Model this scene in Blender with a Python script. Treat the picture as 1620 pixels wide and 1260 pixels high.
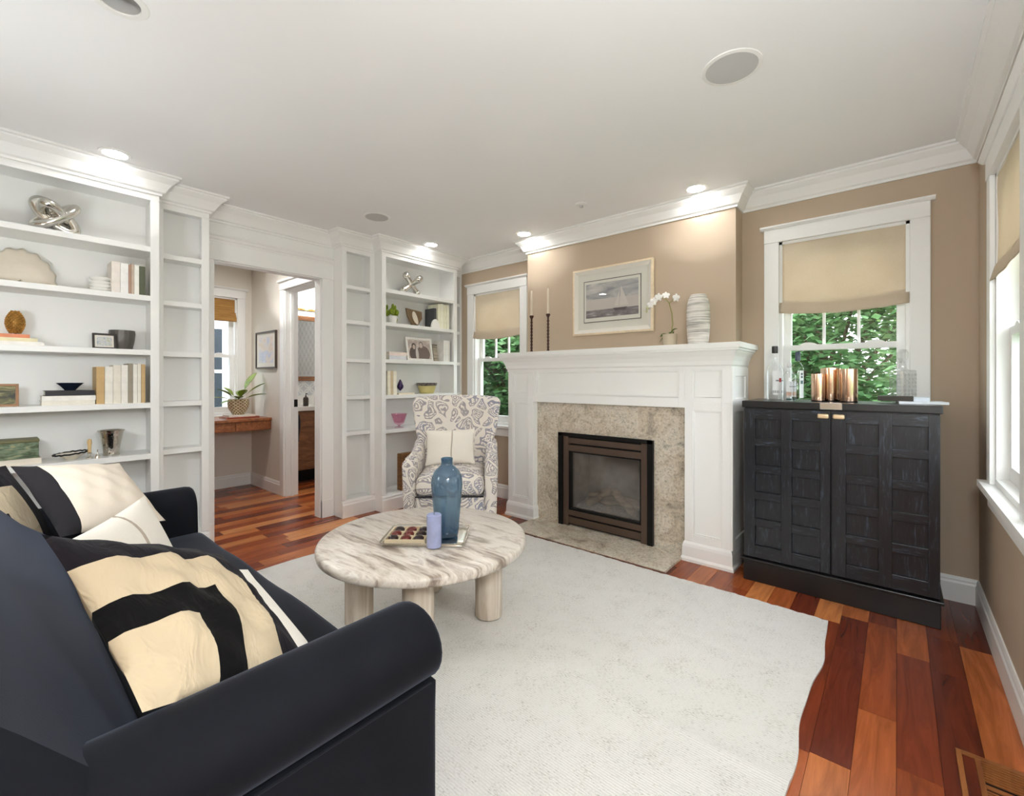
import bpy, bmesh, math, random
from mathutils import Vector, Matrix

for _o in list(bpy.data.objects):
    bpy.data.objects.remove(_o, do_unlink=True)
S = bpy.context.scene
COL = S.collection
PI = math.pi
random.seed(7)

# ------------------------------------------------------------------ camera
FPX = 716.0                                   # focal length in pixels of the 1620 x 1260 frame
YAW = math.atan2(610.0, FPX)
cam_d = bpy.data.cameras.new('camera')
cam_d.sensor_fit = 'HORIZONTAL'
cam_d.sensor_width = 36.0
cam_d.lens = FPX / 1620.0 * 36.0
cam_d.shift_y = -30.0 / 1620.0
cam_d.clip_start = 0.03
cam_d.clip_end = 200
cam = bpy.data.objects.new('camera', cam_d)
COL.objects.link(cam)
cam.location = (0, 0, 1.25)
cam.rotation_euler = (PI / 2, 0, YAW)
S.camera = cam

# ------------------------------------------------------------------ world, view
W = bpy.data.worlds.new('world')
S.world = W
W.use_nodes = True
_bg = W.node_tree.nodes['Background']
_bg.inputs['Color'].default_value = (0.90, 0.95, 1.0, 1)
_bg.inputs['Strength'].default_value = 1.75
S.view_settings.view_transform = 'Standard'
S.view_settings.look = 'None'
S.view_settings.gamma = 1
S.view_settings.use_curve_mapping = False
S.view_settings.exposure = 2.12
S.cycles.max_bounces = 12
S.cycles.diffuse_bounces = 7
S.cycles.glossy_bounces = 4
S.cycles.transmission_bounces = 8
S.cycles.transparent_max_bounces = 12
S.cycles.caustics_reflective = False
S.cycles.caustics_refractive = False
S.cycles.sample_clamp_indirect = 6.0
S.cycles.use_denoising = True

# ------------------------------------------------------------------ materials
def lin(c):
    c = c / 255.0
    return c / 12.92 if c <= 0.04045 else ((c + 0.055) / 1.055) ** 2.4
def rgb(r, g, b):
    return (lin(r), lin(g), lin(b), 1.0)

class NT:
    def __init__(self, name):
        self.m = bpy.data.materials.new(name)
        self.m.use_nodes = True
        self.t = self.m.node_tree
        self.b = self.t.nodes['Principled BSDF']
        self.out = self.t.nodes['Material Output']
    def n(self, typ, **kw):
        nd = self.t.nodes.new(typ)
        for k, v in kw.items():
            setattr(nd, k, v)
        return nd
    def l(self, a, b):
        self.t.links.new(a, b)
    def coord(self, kind='Object', scale=(1, 1, 1), rot=(0, 0, 0)):
        if kind == 'World':
            g = self.n('ShaderNodeNewGeometry'); o = g.outputs['Position']
        else:
            g = self.n('ShaderNodeTexCoord'); o = g.outputs[kind]
        mp = self.n('ShaderNodeMapping')
        mp.inputs['Scale'].default_value = scale
        mp.inputs['Rotation'].default_value = rot
        self.l(o, mp.inputs['Vector'])
        return mp.outputs['Vector']
    def noise(self, vec, scale, detail=3, rough=0.55, dist=0.0):
        x = self.n('ShaderNodeTexNoise')
        x.inputs['Scale'].default_value = scale
        x.inputs['Detail'].default_value = detail
        x.inputs['Roughness'].default_value = rough
        x.inputs['Distortion'].default_value = dist
        self.l(vec, x.inputs['Vector'])
        return x.outputs['Fac']
    def voro(self, vec, scale, feature='F1', out='Distance'):
        x = self.n('ShaderNodeTexVoronoi', feature=feature)
        x.inputs['Scale'].default_value = scale
        self.l(vec, x.inputs['Vector'])
        return x.outputs[out]
    def ramp(self, fac, stops, interp='LINEAR'):
        r = self.n('ShaderNodeValToRGB')
        r.color_ramp.interpolation = interp
        e = r.color_ramp.elements
        while len(e) < len(stops):
            e.new(0.5)
        for i, (p, c) in enumerate(stops):
            e[i].position = p
            e[i].color = c if len(c) == 4 else (*c, 1)
        self.l(fac, r.inputs['Fac'])
        return r.outputs['Color']
    def mix(self, fac, a, b, mode='MIX'):
        m = self.n('ShaderNodeMix', data_type='RGBA', blend_type=mode)
        for s, v in ((m.inputs[0], fac), (m.inputs[6], a), (m.inputs[7], b)):
            if isinstance(v, (int, float, tuple)):
                s.default_value = v
            else:
                self.l(v, s)
        return m.outputs[2]
    def math(self, op, a, b=0.0, c=0.0):
        m = self.n('ShaderNodeMath', operation=op)
        for s, v in zip(m.inputs, (a, b, c)):
            if isinstance(v, (int, float)):
                s.default_value = v
            else:
                self.l(v, s)
        return m.outputs[0]
    def sep(self, vec):
        s = self.n('ShaderNodeSeparateXYZ'); self.l(vec, s.inputs[0])
        return s.outputs
    def bump(self, h, strength=0.3, dist=0.01):
        b = self.n('ShaderNodeBump')
        b.inputs['Strength'].default_value = strength
        b.inputs['Distance'].default_value = dist
        self.l(h, b.inputs['Height'])
        self.l(b.outputs['Normal'], self.b.inputs['Normal'])
    def col(self, c):
        if isinstance(c, tuple):
            self.b.inputs['Base Color'].default_value = c
        else:
            self.l(c, self.b.inputs['Base Color'])
    def set(self, **kw):
        for k, v in kw.items():
            self.b.inputs[k.replace('_', ' ')].default_value = v

def plain(name, c, rough=0.5, metal=0.0, var=0.06, vs=6.0, bump=0.0, bs=200, **kw):
    """A principled material with a gentle procedural tone variation."""
    t = NT(name)
    v = t.coord('Object')
    f = t.noise(v, vs, 3)
    dark = tuple(x * (1 - var) for x in c[:3]) + (1,)
    lite = tuple(min(1, x * (1 + var)) for x in c[:3]) + (1,)
    t.col(t.ramp(f, [(0.3, dark), (0.7, lite)]))
    t.set(Roughness=rough, Metallic=metal)
    for k, x in kw.items():
        t.b.inputs[k.replace('_', ' ')].default_value = x
    if bump:
        t.bump(t.noise(v, bs, 2), bump, 0.002)
    return t.m

def wood(name, dark, lite, scale=(3, 3, 40), rough=0.4, coords='Object', bump=0.15, **kw):
    t = NT(name)
    v = t.coord(coords, scale)
    f = t.noise(v, 1.0, 5, 0.6, 0.8)
    t.col(t.ramp(f, [(0.32, dark), (0.52, tuple((a + b) / 2 for a, b in zip(dark, lite))), (0.7, lite)]))
    t.set(Roughness=rough)
    for k, x in kw.items():
        t.b.inputs[k.replace('_', ' ')].default_value = x
    if bump:
        t.bump(f, bump, 0.002)
    return t.m

M = {}
M['white'] = plain('white_paint', rgb(236, 236, 234), 0.42, var=0.012, vs=2)
M['ceil'] = plain('ceiling_paint', rgb(238, 239, 240), 0.85, var=0.01, vs=1.5)
M['tan'] = plain('tan_paint', rgb(186, 168, 147), 0.75, var=0.02, vs=1.5, bump=0.05, bs=350)
M['hall'] = plain('hall_paint', rgb(222, 216, 206), 0.75, var=0.015, vs=1.5)
M['grey_grille'] = plain('grey_grille', rgb(196, 196, 196), 0.8, var=0.02, bump=0.3, bs=900)
M['black'] = plain('black_metal', rgb(22, 21, 21), 0.4, 0.6)
M['bronze'] = plain('bronze_metal', rgb(96, 79, 68), 0.42, 0.6, var=0.05)
M['silver'] = plain('silver', rgb(225, 221, 213), 0.16, 1.0, var=0.03, bump=0.12, bs=30)
M['chrome'] = plain('chrome', rgb(220, 220, 220), 0.08, 1.0, var=0.01)
M['hammered'] = plain('hammered_silver', rgb(215, 208, 198), 0.18, 1.0, var=0.04, bump=0.9, bs=60)
M['copper'] = plain('polished_copper', rgb(242, 204, 176), 0.2, 1.0, var=0.04)
M['navyglaze'] = plain('blue_silver_glaze', rgb(70, 84, 112), 0.15, 0.8)
M['brass'] = plain('brass', rgb(176, 140, 80), 0.3, 1.0)

# hardwood: every board takes its own tone from the object's random number
t = NT('cherry_hardwood')
oi = t.n('ShaderNodeObjectInfo')
v = t.coord('World', (26, 2.2, 1))
add = t.n('ShaderNodeVectorMath', operation='ADD')
sc = t.n('ShaderNodeVectorMath', operation='SCALE'); sc.inputs['Scale'].default_value = 37.0
cmb = t.n('ShaderNodeCombineXYZ')
for i in range(3):
    t.l(oi.outputs['Random'], cmb.inputs[i])
t.l(cmb.outputs[0], sc.inputs[0]); t.l(v, add.inputs[0]); t.l(sc.outputs[0], add.inputs[1])
g = t.noise(add.outputs[0], 1.0, 5, 0.6, 1.2)
base = t.ramp(oi.outputs['Random'], [(0.0, rgb(104, 42, 24)), (0.25, rgb(130, 58, 30)), (0.5, rgb(156, 78, 38)),
                                     (0.75, rgb(176, 96, 50)), (0.9, rgb(198, 124, 70)), (1.0, rgb(210, 142, 88))])
grain = t.ramp(g, [(0.3, (0.62, 0.58, 0.56, 1)), (0.7, (1.15, 1.12, 1.08, 1))])
t.col(t.mix(1.0, base, grain, 'MULTIPLY'))
t.set(Roughness=0.27)
t.b.inputs['Specular IOR Level'].default_value = 0.45
t.bump(g, 0.04, 0.002)
M['floor'] = t.m
M['subfloor'] = wood('subfloor_wood', rgb(70, 32, 18), rgb(110, 56, 30), (20, 2, 2), 0.4)

# rug: off-white weave with grey flecks
t = NT('woven_wool_rug')
v = t.coord('World')
fl = t.noise(t.coord('World', (70, 300, 1)), 1.0, 3, 0.7)
fl2 = t.noise(v, 9, 4, 0.7)
wv = t.n('ShaderNodeTexWave', wave_type='BANDS', bands_direction='Y')
wv.inputs['Scale'].default_value = 34
wv.inputs['Distortion'].default_value = 1.2
wv.inputs['Detail'].default_value = 2
t.l(v, wv.inputs['Vector'])
m1 = t.math('ADD', t.math('MULTIPLY', fl, 0.72), t.math('MULTIPLY', fl2, 0.28))
c1 = t.ramp(m1, [(0.0, rgb(230, 229, 226)), (0.54, rgb(226, 224, 220)), (0.60, rgb(200, 196, 189)), (0.68, rgb(140, 132, 124))])
c2 = t.mix(0.10, c1, wv.outputs['Color'], 'MULTIPLY')
t.col(c2)
t.set(Roughness=0.95)
wx = t.n('ShaderNodeTexWave', wave_type='BANDS', bands_direction='X')
wx.inputs['Scale'].default_value = 26
wx.inputs['Distortion'].default_value = 1.5
t.l(v, wx.inputs['Vector'])
hh = t.math('ADD', t.math('ADD', wv.outputs['Fac'], t.math('MULTIPLY', wx.outputs['Fac'], 0.6)), t.math('MULTIPLY', fl, 1.2))
t.bump(hh, 0.45, 0.004)
M['rug'] = t.m

# navy velvet
def velvet(name, c, sheen):
    t = NT(name)
    v = t.coord('Object')
    f = t.noise(v, 3.5, 4, 0.6, 0.5)
    t.col(t.ramp(f, [(0.3, tuple(x * 0.75 for x in c[:3]) + (1,)), (0.7, tuple(x * 1.3 for x in c[:3]) + (1,))]))
    t.set(Roughness=0.85)
    t.b.inputs['Sheen Weight'].default_value = sheen
    t.b.inputs['Sheen Roughness'].default_value = 0.35
    t.b.inputs['Sheen Tint'].default_value = (0.55, 0.62, 0.85, 1)
    t.b.inputs['Specular IOR Level'].default_value = 0.2
    t.bump(t.noise(v, 260, 2), 0.12, 0.002)
    return t.m
M['velvet'] = velvet('navy_velvet', rgb(15, 17, 23), 0.13)
def cloth(name, c, var=0.05, bs=700, **kw):
    t = NT(name)
    v = t.coord('Object')
    wv_ = t.noise(t.coord('Object', (400, 400, 60)), 1.0, 2)
    f = t.noise(v, 5, 3)
    m_ = t.math('MULTIPLY', t.math('ADD', f, wv_), 0.5)
    t.col(t.ramp(m_, [(0.3, tuple(x * (1 - var) for x in c[:3]) + (1,)), (0.7, tuple(min(1, x * (1 + var)) for x in c[:3]) + (1,))]))
    t.set(Roughness=0.92)
    t.b.inputs['Sheen Weight'].default_value = 0.15
    t.bump(m_, 0.25, 0.002)
    for k, x in kw.items():
        t.b.inputs[k.replace('_', ' ')].default_value = x
    return t.m
M['cream'] = cloth('cream_linen', rgb(226, 214, 198))
M['cream2'] = cloth('white_linen', rgb(232, 226, 216))
M['seam'] = cloth('taupe_seam', rgb(176, 164, 150))
M['shadow_cloth'] = cloth('gap_shadow_cloth', rgb(30, 26, 32), 0.15)
# linen for the roman shades lets some daylight through
t = NT('beige_shade_linen')
v = t.coord('Object', (500, 500, 90))
f = t.noise(v, 1.0, 2)
f2 = t.noise(t.coord('Object'), 4, 2)
cc = t.ramp(t.math('MULTIPLY', t.math('ADD', f, f2), 0.5), [(0.3, rgb(222, 208, 186)), (0.7, rgb(234, 222, 204))])
t.col(cc); t.set(Roughness=0.95)
tr = t.n('ShaderNodeBsdfTranslucent'); t.l(cc, tr.inputs['Color'])
mx = t.n('ShaderNodeMixShader'); mx.inputs['Fac'].default_value = 0.38
t.l(t.b.outputs[0], mx.inputs[1]); t.l(tr.outputs[0], mx.inputs[2]); t.l(mx.outputs[0], t.out.inputs['Surface'])
t.bump(f, 0.2, 0.002)
M['shade'] = t.m

# striped cushion: nested bands that turn the corner (a woven print, in the cushion's own coordinates)
def banded(name, w, h):
    t = NT(name)
    s = t.sep(t.coord('Object'))
    wob = t.math('MULTIPLY', t.math('SUBTRACT', t.noise(t.coord('Object'), 9, 2), 0.5), 0.010)
    dt = t.math('SUBTRACT', h / 2, s[2])
    dr = t.math('SUBTRACT', w / 2, s[0])
    mn = t.math('ADD', t.math('MINIMUM', dt, dr), wob)
    ink = rgb(23, 19, 25); ink2 = rgb(10, 9, 10); cr = rgb(194, 177, 150)
    u = t.math('MULTIPLY', mn, 2.0)
    c = t.ramp(u, [(0.0, ink), (0.25, cr), (0.50, ink2), (0.66, cr)], 'CONSTANT')
    t.col(c); t.set(Roughness=0.9)
    t.b.inputs['Sheen Weight'].default_value = 0.03
    t.b.inputs['Specular IOR Level'].default_value = 0.15
    wr = t.noise(t.coord('Object', (16, 16, 7)), 1.0, 3, 0.6, 0.8)
    t.bump(wr, 0.5, 0.02)
    return t.m

# paisley upholstery: ringed teardrops with beads between
t = NT('paisley_upholstery')
v = t.coord('Object')
nz = t.n('ShaderNodeTexNoise'); nz.inputs['Scale'].default_value = 6.0; nz.inputs['Detail'].default_value = 1
t.l(v, nz.inputs['Vector'])
vm = t.n('ShaderNodeVectorMath', operation='SCALE'); vm.inputs['Scale'].default_value = 0.16
t.l(nz.outputs['Color'], vm.inputs[0])
va = t.n('ShaderNodeVectorMath', operation='ADD'); t.l(v, va.inputs[0]); t.l(vm.outputs[0], va.inputs[1])
dd = t.voro(va.outputs[0], 7.6)
edge_ = t.voro(va.outputs[0], 7.6, 'DISTANCE_TO_EDGE')
bead = t.voro(va.outputs[0], 60)
rings = t.math('GREATER_THAN', t.math('SINE', t.math('MULTIPLY', dd, 52.0)), 0.40)
outline = t.math('LESS_THAN', t.math('ABSOLUTE', t.math('SUBTRACT', edge_, 0.10)), 0.022)
beads = t.math('MULTIPLY', t.math('LESS_THAN', bead, 0.38), t.math('GREATER_THAN', edge_, 0.12))
core_ = t.math('MULTIPLY', t.math('MAXIMUM', rings, beads), t.math('GREATER_THAN', edge_, 0.12))
pat = t.math('MAXIMUM', outline, core_)
blue = t.ramp(t.noise(v, 5, 2), [(0.42, rgb(66, 76, 124)), (0.58, rgb(112, 104, 116))])
t.col(t.mix(t.math('MULTIPLY', pat, 0.68), rgb(230, 223, 214), blue))
t.set(Roughness=0.9)
M['paisley'] = t.m

# travertine-like marble, streaked along the table's x axis
t = NT('streaked_marble')
v = t.coord('Object', (2.0, 9.0, 4.0), (0, 0, 0.12))
a = t.noise(v, 1.0, 6, 0.62, 1.6)
b = t.noise(t.coord('Object', (3.5, 26.0, 8.0), (0, 0, 0.05)), 1.0, 5, 0.65, 1.0)
f = t.math('ADD', t.math('MULTIPLY', a, 0.62), t.math('MULTIPLY', b, 0.38))
t.col(t.ramp(f, [(0.32, rgb(104, 90, 82)), (0.41, rgb(158, 144, 132)), (0.47, rgb(204, 194, 182)), (0.54, rgb(224, 217, 208)),
                 (0.60, rgb(188, 176, 166)), (0.68, rgb(222, 214, 204))]))
t.set(Roughness=0.28)
M['marble'] = t.m
M['pale_oak'] = wood('whitewashed_oak', rgb(184, 168, 148), rgb(222, 212, 198), (28, 28, 2.2), 0.6)

# granite
t = NT('beige_granite')
v = t.coord('World')
a = t.noise(v, 5.5, 6, 0.7, 0.8)
b = t.noise(v, 70, 4, 0.7)
c = t.voro(v, 130)
big = t.ramp(a, [(0.30, rgb(150, 142, 132)), (0.45, rgb(198, 186, 168)), (0.58, rgb(214, 206, 192)), (0.72, rgb(168, 162, 152))])
fine = t.ramp(b, [(0.32, (0.42, 0.40, 0.38, 1)), (0.46, (0.88, 0.87, 0.85, 1)), (0.66, (1.1, 1.09, 1.06, 1))])
spk = t.ramp(c, [(0.08, (0.55, 0.52, 0.5, 1)), (0.22, (1, 1, 1, 1))])
t.col(t.mix(0.8, t.mix(0.85, big, fine, 'MULTIPLY'), spk, 'MULTIPLY'))
t.set(Roughness=0.22)
M['granite'] = t.m

# ebonised oak with a blue-grey cerused grain
def ebony(name, scale, grain=1.0):
    t = NT(name)
    oi = t.n('ShaderNodeObjectInfo')
    v = t.coord('Object', scale)
    off = t.n('ShaderNodeVectorMath', operation='ADD')
    t.l(v, off.inputs[0])
    cb = t.n('ShaderNodeCombineXYZ')
    mm = t.math('MULTIPLY', oi.outputs['Random'], 40.0)
    for i in range(3):
        t.l(mm, cb.inputs[i])
    t.l(cb.outputs[0], off.inputs[1])
    g1 = t.noise(off.outputs[0], 1.0, 4, 0.6, 1.4)
    g2 = t.noise(off.outputs[0], 3.0, 3, 0.7, 0.5)
    pore = t.math('ADD', t.math('MULTIPLY', g1, 0.5), t.math('MULTIPLY', g2, 0.5))
    t.col(t.ramp(pore, [(0.42, rgb(24, 25, 28)), (0.55, rgb(31, 33, 38)), (0.66, rgb(32 + 36 * grain, 36 + 42 * grain, 42 + 50 * grain))]))
    t.set(Roughness=0.30)
    t.bump(pore, 0.02, 0.001)
    return t.m
M['ebony'] = ebony('ebonised_oak', (42, 42, 5), 0.8)
M['ebony_h'] = ebony('ebonised_oak_crossgrain', (7, 42, 42), 1.0)
M['ebony_plain'] = plain('black_stained_wood', rgb(27, 26, 27), 0.3, var=0.15)

def glassy(name, tint, rough=0.02, edge=0.45, face=0.04):
    """Thin pane: mostly see-through, with a fresnel mirror on top."""
    t = NT(name)
    tp = t.n('ShaderNodeBsdfTransparent'); tp.inputs['Color'].default_value = tint
    gl = t.n('ShaderNodeBsdfGlossy'); gl.inputs['Roughness'].default_value = rough
    lw = t.n('ShaderNodeLayerWeight'); lw.inputs['Blend'].default_value = 0.5
    mx = t.n('ShaderNodeMixShader')
    t.l(t.math('ADD', t.math('MULTIPLY', t.math('POWER', lw.outputs['Facing'], 3.0), edge), face), mx.inputs['Fac']); t.l(tp.outputs[0], mx.inputs[1]); t.l(gl.outputs[0], mx.inputs[2])
    t.l(mx.outputs[0], t.out.inputs['Surface'])
    return t.m
M['pane'] = glassy('window_glass', (0.96, 0.98, 0.97, 1))
M['fireglass'] = glassy('smoked_fire_glass', (0.70, 0.68, 0.66, 1), rough=0.14, face=0.24)
M['clear'] = glassy('clear_glass', (0.97, 0.98, 0.98, 1))
M['crystal'] = glassy('cut_crystal', (0.97, 0.98, 0.98, 1), rough=0.08, edge=0.25, face=0.14)
M['pinkglass'] = glassy('pink_glass', (0.93, 0.74, 0.82, 1))
# blue bottle glass with a cloudy, deeper foot
t = NT('blue_bottle_glass')
v = t.coord('Object')
s = t.sep(v)
cl = t.noise(v, 9, 4, 0.6, 0.6)
gz = t.math('ADD', t.math('MULTIPLY', s[2], 2.3), t.math('MULTIPLY', t.math('SUBTRACT', cl, 0.5), 0.6))
tint = t.ramp(gz, [(0.0, rgb(110, 158, 188)), (0.25, rgb(176, 206, 220)), (0.45, rgb(206, 224, 232)), (0.70, rgb(184, 206, 220)), (0.9, rgb(150, 184, 204))])
tp = t.n('ShaderNodeBsdfTransparent'); t.l(tint, tp.inputs['Color'])
df = t.n('ShaderNodeBsdfDiffuse'); t.l(t.mix(0.6, tint, rgb(130, 160, 188)), df.inputs['Color'])
gl = t.n('ShaderNodeBsdfGlossy'); gl.inputs['Roughness'].default_value = 0.06
m1 = t.n('ShaderNodeMixShader'); m1.inputs['Fac'].default_value = 0.20
t.l(tp.outputs[0], m1.inputs[1]); t.l(df.outputs[0], m1.inputs[2])
lw = t.n('ShaderNodeLayerWeight'); lw.inputs['Blend'].default_value = 0.5
m2 = t.n('ShaderNodeMixShader'); t.l(t.math('ADD', t.math('MULTIPLY', t.math('POWER', lw.outputs['Facing'], 3.0), 0.4), 0.05), m2.inputs['Fac']); t.l(m1.outputs[0], m2.inputs[1]); t.l(gl.outputs[0], m2.inputs[2])
t.l(m2.outputs[0], t.out.inputs['Surface'])
M['blueglass'] = t.m

def emit(name, c, s):
    t = NT(name)
    e = t.n('ShaderNodeEmission'); e.inputs['Color'].default_value = c; e.inputs['Strength'].default_value = s
    t.l(e.outputs[0], t.out.inputs['Surface'])
    return t.m

# ------------------------------------------------------------------ mesh helpers
class MB:
    def __init__(self):
        self.v = []; self.f = []
    def add(self, vs, fs):
        o = len(self.v)
        self.v += [tuple(p) for p in vs]
        self.f += [tuple(i + o for i in f) for f in fs]
        return self
    def box(self, x0, x1, y0, y1, z0, z1):
        if x0 > x1: x0, x1 = x1, x0
        if y0 > y1: y0, y1 = y1, y0
        if z0 > z1: z0, z1 = z1, z0
        vs = [(x, y, z) for z in (z0, z1) for y in (y0, y1) for x in (x0, x1)]
        return self.add(vs, [(0, 2, 3, 1), (4, 5, 7, 6), (0, 1, 5, 4), (2, 6, 7, 3), (0, 4, 6, 2), (1, 3, 7, 5)])
    def prism(self, poly, axis, a0, a1):
        """poly: 2D outline; axis 'x' -> (y,z), 'y' -> (x,z), 'z' -> (x,y)."""
        n = len(poly)
        def P(p, a):
            return {'x': (a, p[0], p[1]), 'y': (p[0], a, p[1]), 'z': (p[0], p[1], a)}[axis]
        vs = [P(p, a0) for p in poly] + [P(p, a1) for p in poly]
        fs = [tuple(range(n))[::-1], tuple(range(n, 2 * n))]
        fs += [(i, (i + 1) % n, n + (i + 1) % n, n + i) for i in range(n)]
        return self.add(vs, fs)
    def lathe(self, prof, n=28, c=(0, 0, 0), caps=True):
        vs = []; fs = []
        k = len(prof)
        for j in range(n):
            a = 2 * PI * j / n
            for r, z in prof:
                vs.append((c[0] + r * math.cos(a), c[1] + r * math.sin(a), c[2] + z))
        for j in range(n):
            for i in range(k - 1):
                p, q = j * k + i, ((j + 1) % n) * k + i
                fs.append((p, q, q + 1, p + 1))
        if caps:
            if prof[0][0] > 1e-6:
                fs.append(tuple(j * k for j in range(n))[::-1])
            if prof[-1][0] > 1e-6:
                fs.append(tuple(j * k + k - 1 for j in range(n)))
        return self.add(vs, fs)
    def tube(self, pts, r, n=8, closed=False):
        pts = [Vector(p) for p in pts]
        m = len(pts)
        rr = r if isinstance(r, (list, tuple)) else [r] * m
        vs = []; fs = []
        up = None
        for i, p in enumerate(pts):
            if closed:
                t = (pts[(i + 1) % m] - pts[i - 1]).normalized()
            else:
                t = (pts[min(i + 1, m - 1)] - pts[max(i - 1, 0)]).normalized()
            if up is None:
                up = Vector((0, 0, 1)) if abs(t.z) < 0.9 else Vector((1, 0, 0))
            s = t.cross(up).normalized(); up = s.cross(t).normalized()
            for j in range(n):
                a = 2 * PI * j / n
                vs.append(p + rr[i] * (math.cos(a) * s + math.sin(a) * up))
        for i in range(m if closed else m - 1):
            for j in range(n):
                a, b = i * n + j, i * n + (j + 1) % n
                c, d = ((i + 1) % m) * n + (j + 1) % n, ((i + 1) % m) * n + j
                fs.append((a, b, c, d))
        if not closed:
            fs.append(tuple(range(n))[::-1]); fs.append(tuple(range((m - 1) * n, m * n)))
        return self.add(vs, fs)
    def grid(self, nu, nv, fn):
        vs = [fn(i / nu, j / nv) for j in range(nv + 1) for i in range(nu + 1)]
        fs = [(j * (nu + 1) + i, j * (nu + 1) + i + 1, (j + 1) * (nu + 1) + i + 1, (j + 1) * (nu + 1) + i) for j in range(nv) for i in range(nu)]
        return self.add(vs, fs)
    def ball(self, c, rx, ry=None, rz=None, nu=16, nv=10, fn=None):
        ry = rx if ry is None else ry; rz = rx if rz is None else rz
        prof = []
        vs = []; fs = []
        for j in range(nv + 1):
            ph = PI * j / nv
            for i in range(nu):
                a = 2 * PI * i / nu
                p = Vector((math.sin(ph) * math.cos(a), math.sin(ph) * math.sin(a), -math.cos(ph)))
                k = fn(p) if fn else 1.0
                vs.append((c[0] + rx * p.x * k, c[1] + ry * p.y * k, c[2] + rz * p.z * k))
        for j in range(nv):
            for i in range(nu):
                fs.append((j * nu + i, j * nu + (i + 1) % nu, (j + 1) * nu + (i + 1) % nu, (j + 1) * nu + i))
        return self.add(vs, fs)
    def rbox(self, hx, hy, hz, r, c=(0, 0, 0), seg=3, mid=6, fn=None):
        """Rounded (upholstered) box; fn(p, unit) may push each point about."""
        def ax(h):
            a = [-1 + (r / h) * (1 - math.cos(PI / 2 * i / seg)) for i in range(seg)]
            inner = 1 - r / h
            m_ = [-inner + 2 * inner * i / mid for i in range(mid + 1)]
            return a + m_ + [-x for x in a[::-1]]
        X, Y, Z = ax(hx), ax(hy), ax(hz)
        def P(x, y, z):
            q = Vector((x * hx, y * hy, z * hz))
            i = Vector((max(-(hx - r), min(hx - r, q.x)), max(-(hy - r), min(hy - r, q.y)), max(-(hz - r), min(hz - r, q.z))))
            d = q - i
            if d.length > 1e-9:
                q = i + d.normalized() * r
            if fn:
                q = fn(q, Vector((q.x / hx, q.y / hy, q.z / hz)))
            return q + Vector(c)
        def face(A, B, f, flip):
            na, nb = len(A), len(B)
            vs = [f(a, b) for b in B for a in A]
            fs = [(j * na + i, j * na + i + 1, (j + 1) * na + i + 1, (j + 1) * na + i) for j in range(nb - 1) for i in range(na - 1)]
            if flip: fs = [q[::-1] for q in fs]
            self.add(vs, fs)
        face(X, Y, lambda a, b: P(a, b, 1), False); face(X, Y, lambda a, b: P(a, b, -1), True)
        face(X, Z, lambda a, b: P(a, -1, b), False); face(X, Z, lambda a, b: P(a, 1, b), True)
        face(Y, Z, lambda a, b: P(1, a, b), False); face(Y, Z, lambda a, b: P(-1, a, b), True)
        return self
    def mold(self, path, prof, closed=False):
        """Sweep a (offset, z) profile along a floor path, offset to the path's left, with mitred corners."""
        n = len(path); rows = []
        for i in range(n):
            p = Vector(path[i])
            def nrm(a, b):
                d = (Vector(b) - Vector(a)).normalized(); return Vector((-d.y, d.x))
            if closed or 0 < i < n - 1:
                n1 = nrm(path[i - 1], path[i]); n2 = nrm(path[i], path[(i + 1) % n])
                b = (n1 + n2); b = b / (1 + n1.dot(n2))
            elif i == 0:
                b = nrm(path[0], path[1])
            else:
                b = nrm(path[-2], path[-1])
            rows.append([(p.x + b.x * o, p.y + b.y * o, z) for o, z in prof])
        k = len(prof)
        vs = [q for r_ in rows for q in r_]
        fs = []
        for i in range(n if closed else n - 1):
            for j in range(k):
                a, b = i * k + j, i * k + (j + 1) % k
                c, d = ((i + 1) % n) * k + (j + 1) % k, ((i + 1) % n) * k + j
                fs.append((a, d, c, b))
        if not closed:
            fs.append(tuple(range(k))); fs.append(tuple(range((n - 1) * k, n * k))[::-1])
        return self.add(vs, fs)
    def move(self, m):
        self.v = [tuple(m @ Vector(p)) for p in self.v]
        return self
    def mesh(self, name, smooth=False, weld=True, angle=40):
        me = bpy.data.meshes.new(name)
        me.from_pydata(self.v, [], self.f)
        bm = bmesh.new(); bm.from_mesh(me)
        if weld:
            bmesh.ops.remove_doubles(bm, verts=bm.verts, dist=1e-5)
        bmesh.ops.recalc_face_normals(bm, faces=bm.faces)
        bm.to_mesh(me); bm.free()
        if smooth:
            for p in me.polygons: p.use_smooth = True
            me.set_sharp_from_angle(angle=math.radians(angle))
        return me
    def build(self, name, mat, parent=None, smooth=False, bevel=0.0, sub=0, loc=None, rot=None, label=None, angle=40, weld=True):
        me = self.mesh(name, smooth, weld, angle)
        me.materials.append(M[mat] if isinstance(mat, str) else mat)
        o = bpy.data.objects.new(name, me)
        COL.objects.link(o)
        if parent: o.parent = parent
        if loc: o.location = loc
        if rot: o.rotation_euler = rot
        if bevel:
            b = o.modifiers.new('bevel', 'BEVEL'); b.width = bevel; b.segments = 2; b.limit_method = 'ANGLE'
        if sub:
            s_ = o.modifiers.new('sub', 'SUBSURF'); s_.levels = sub; s_.render_levels = sub
        if label: o['label'] = label
        return o

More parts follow.
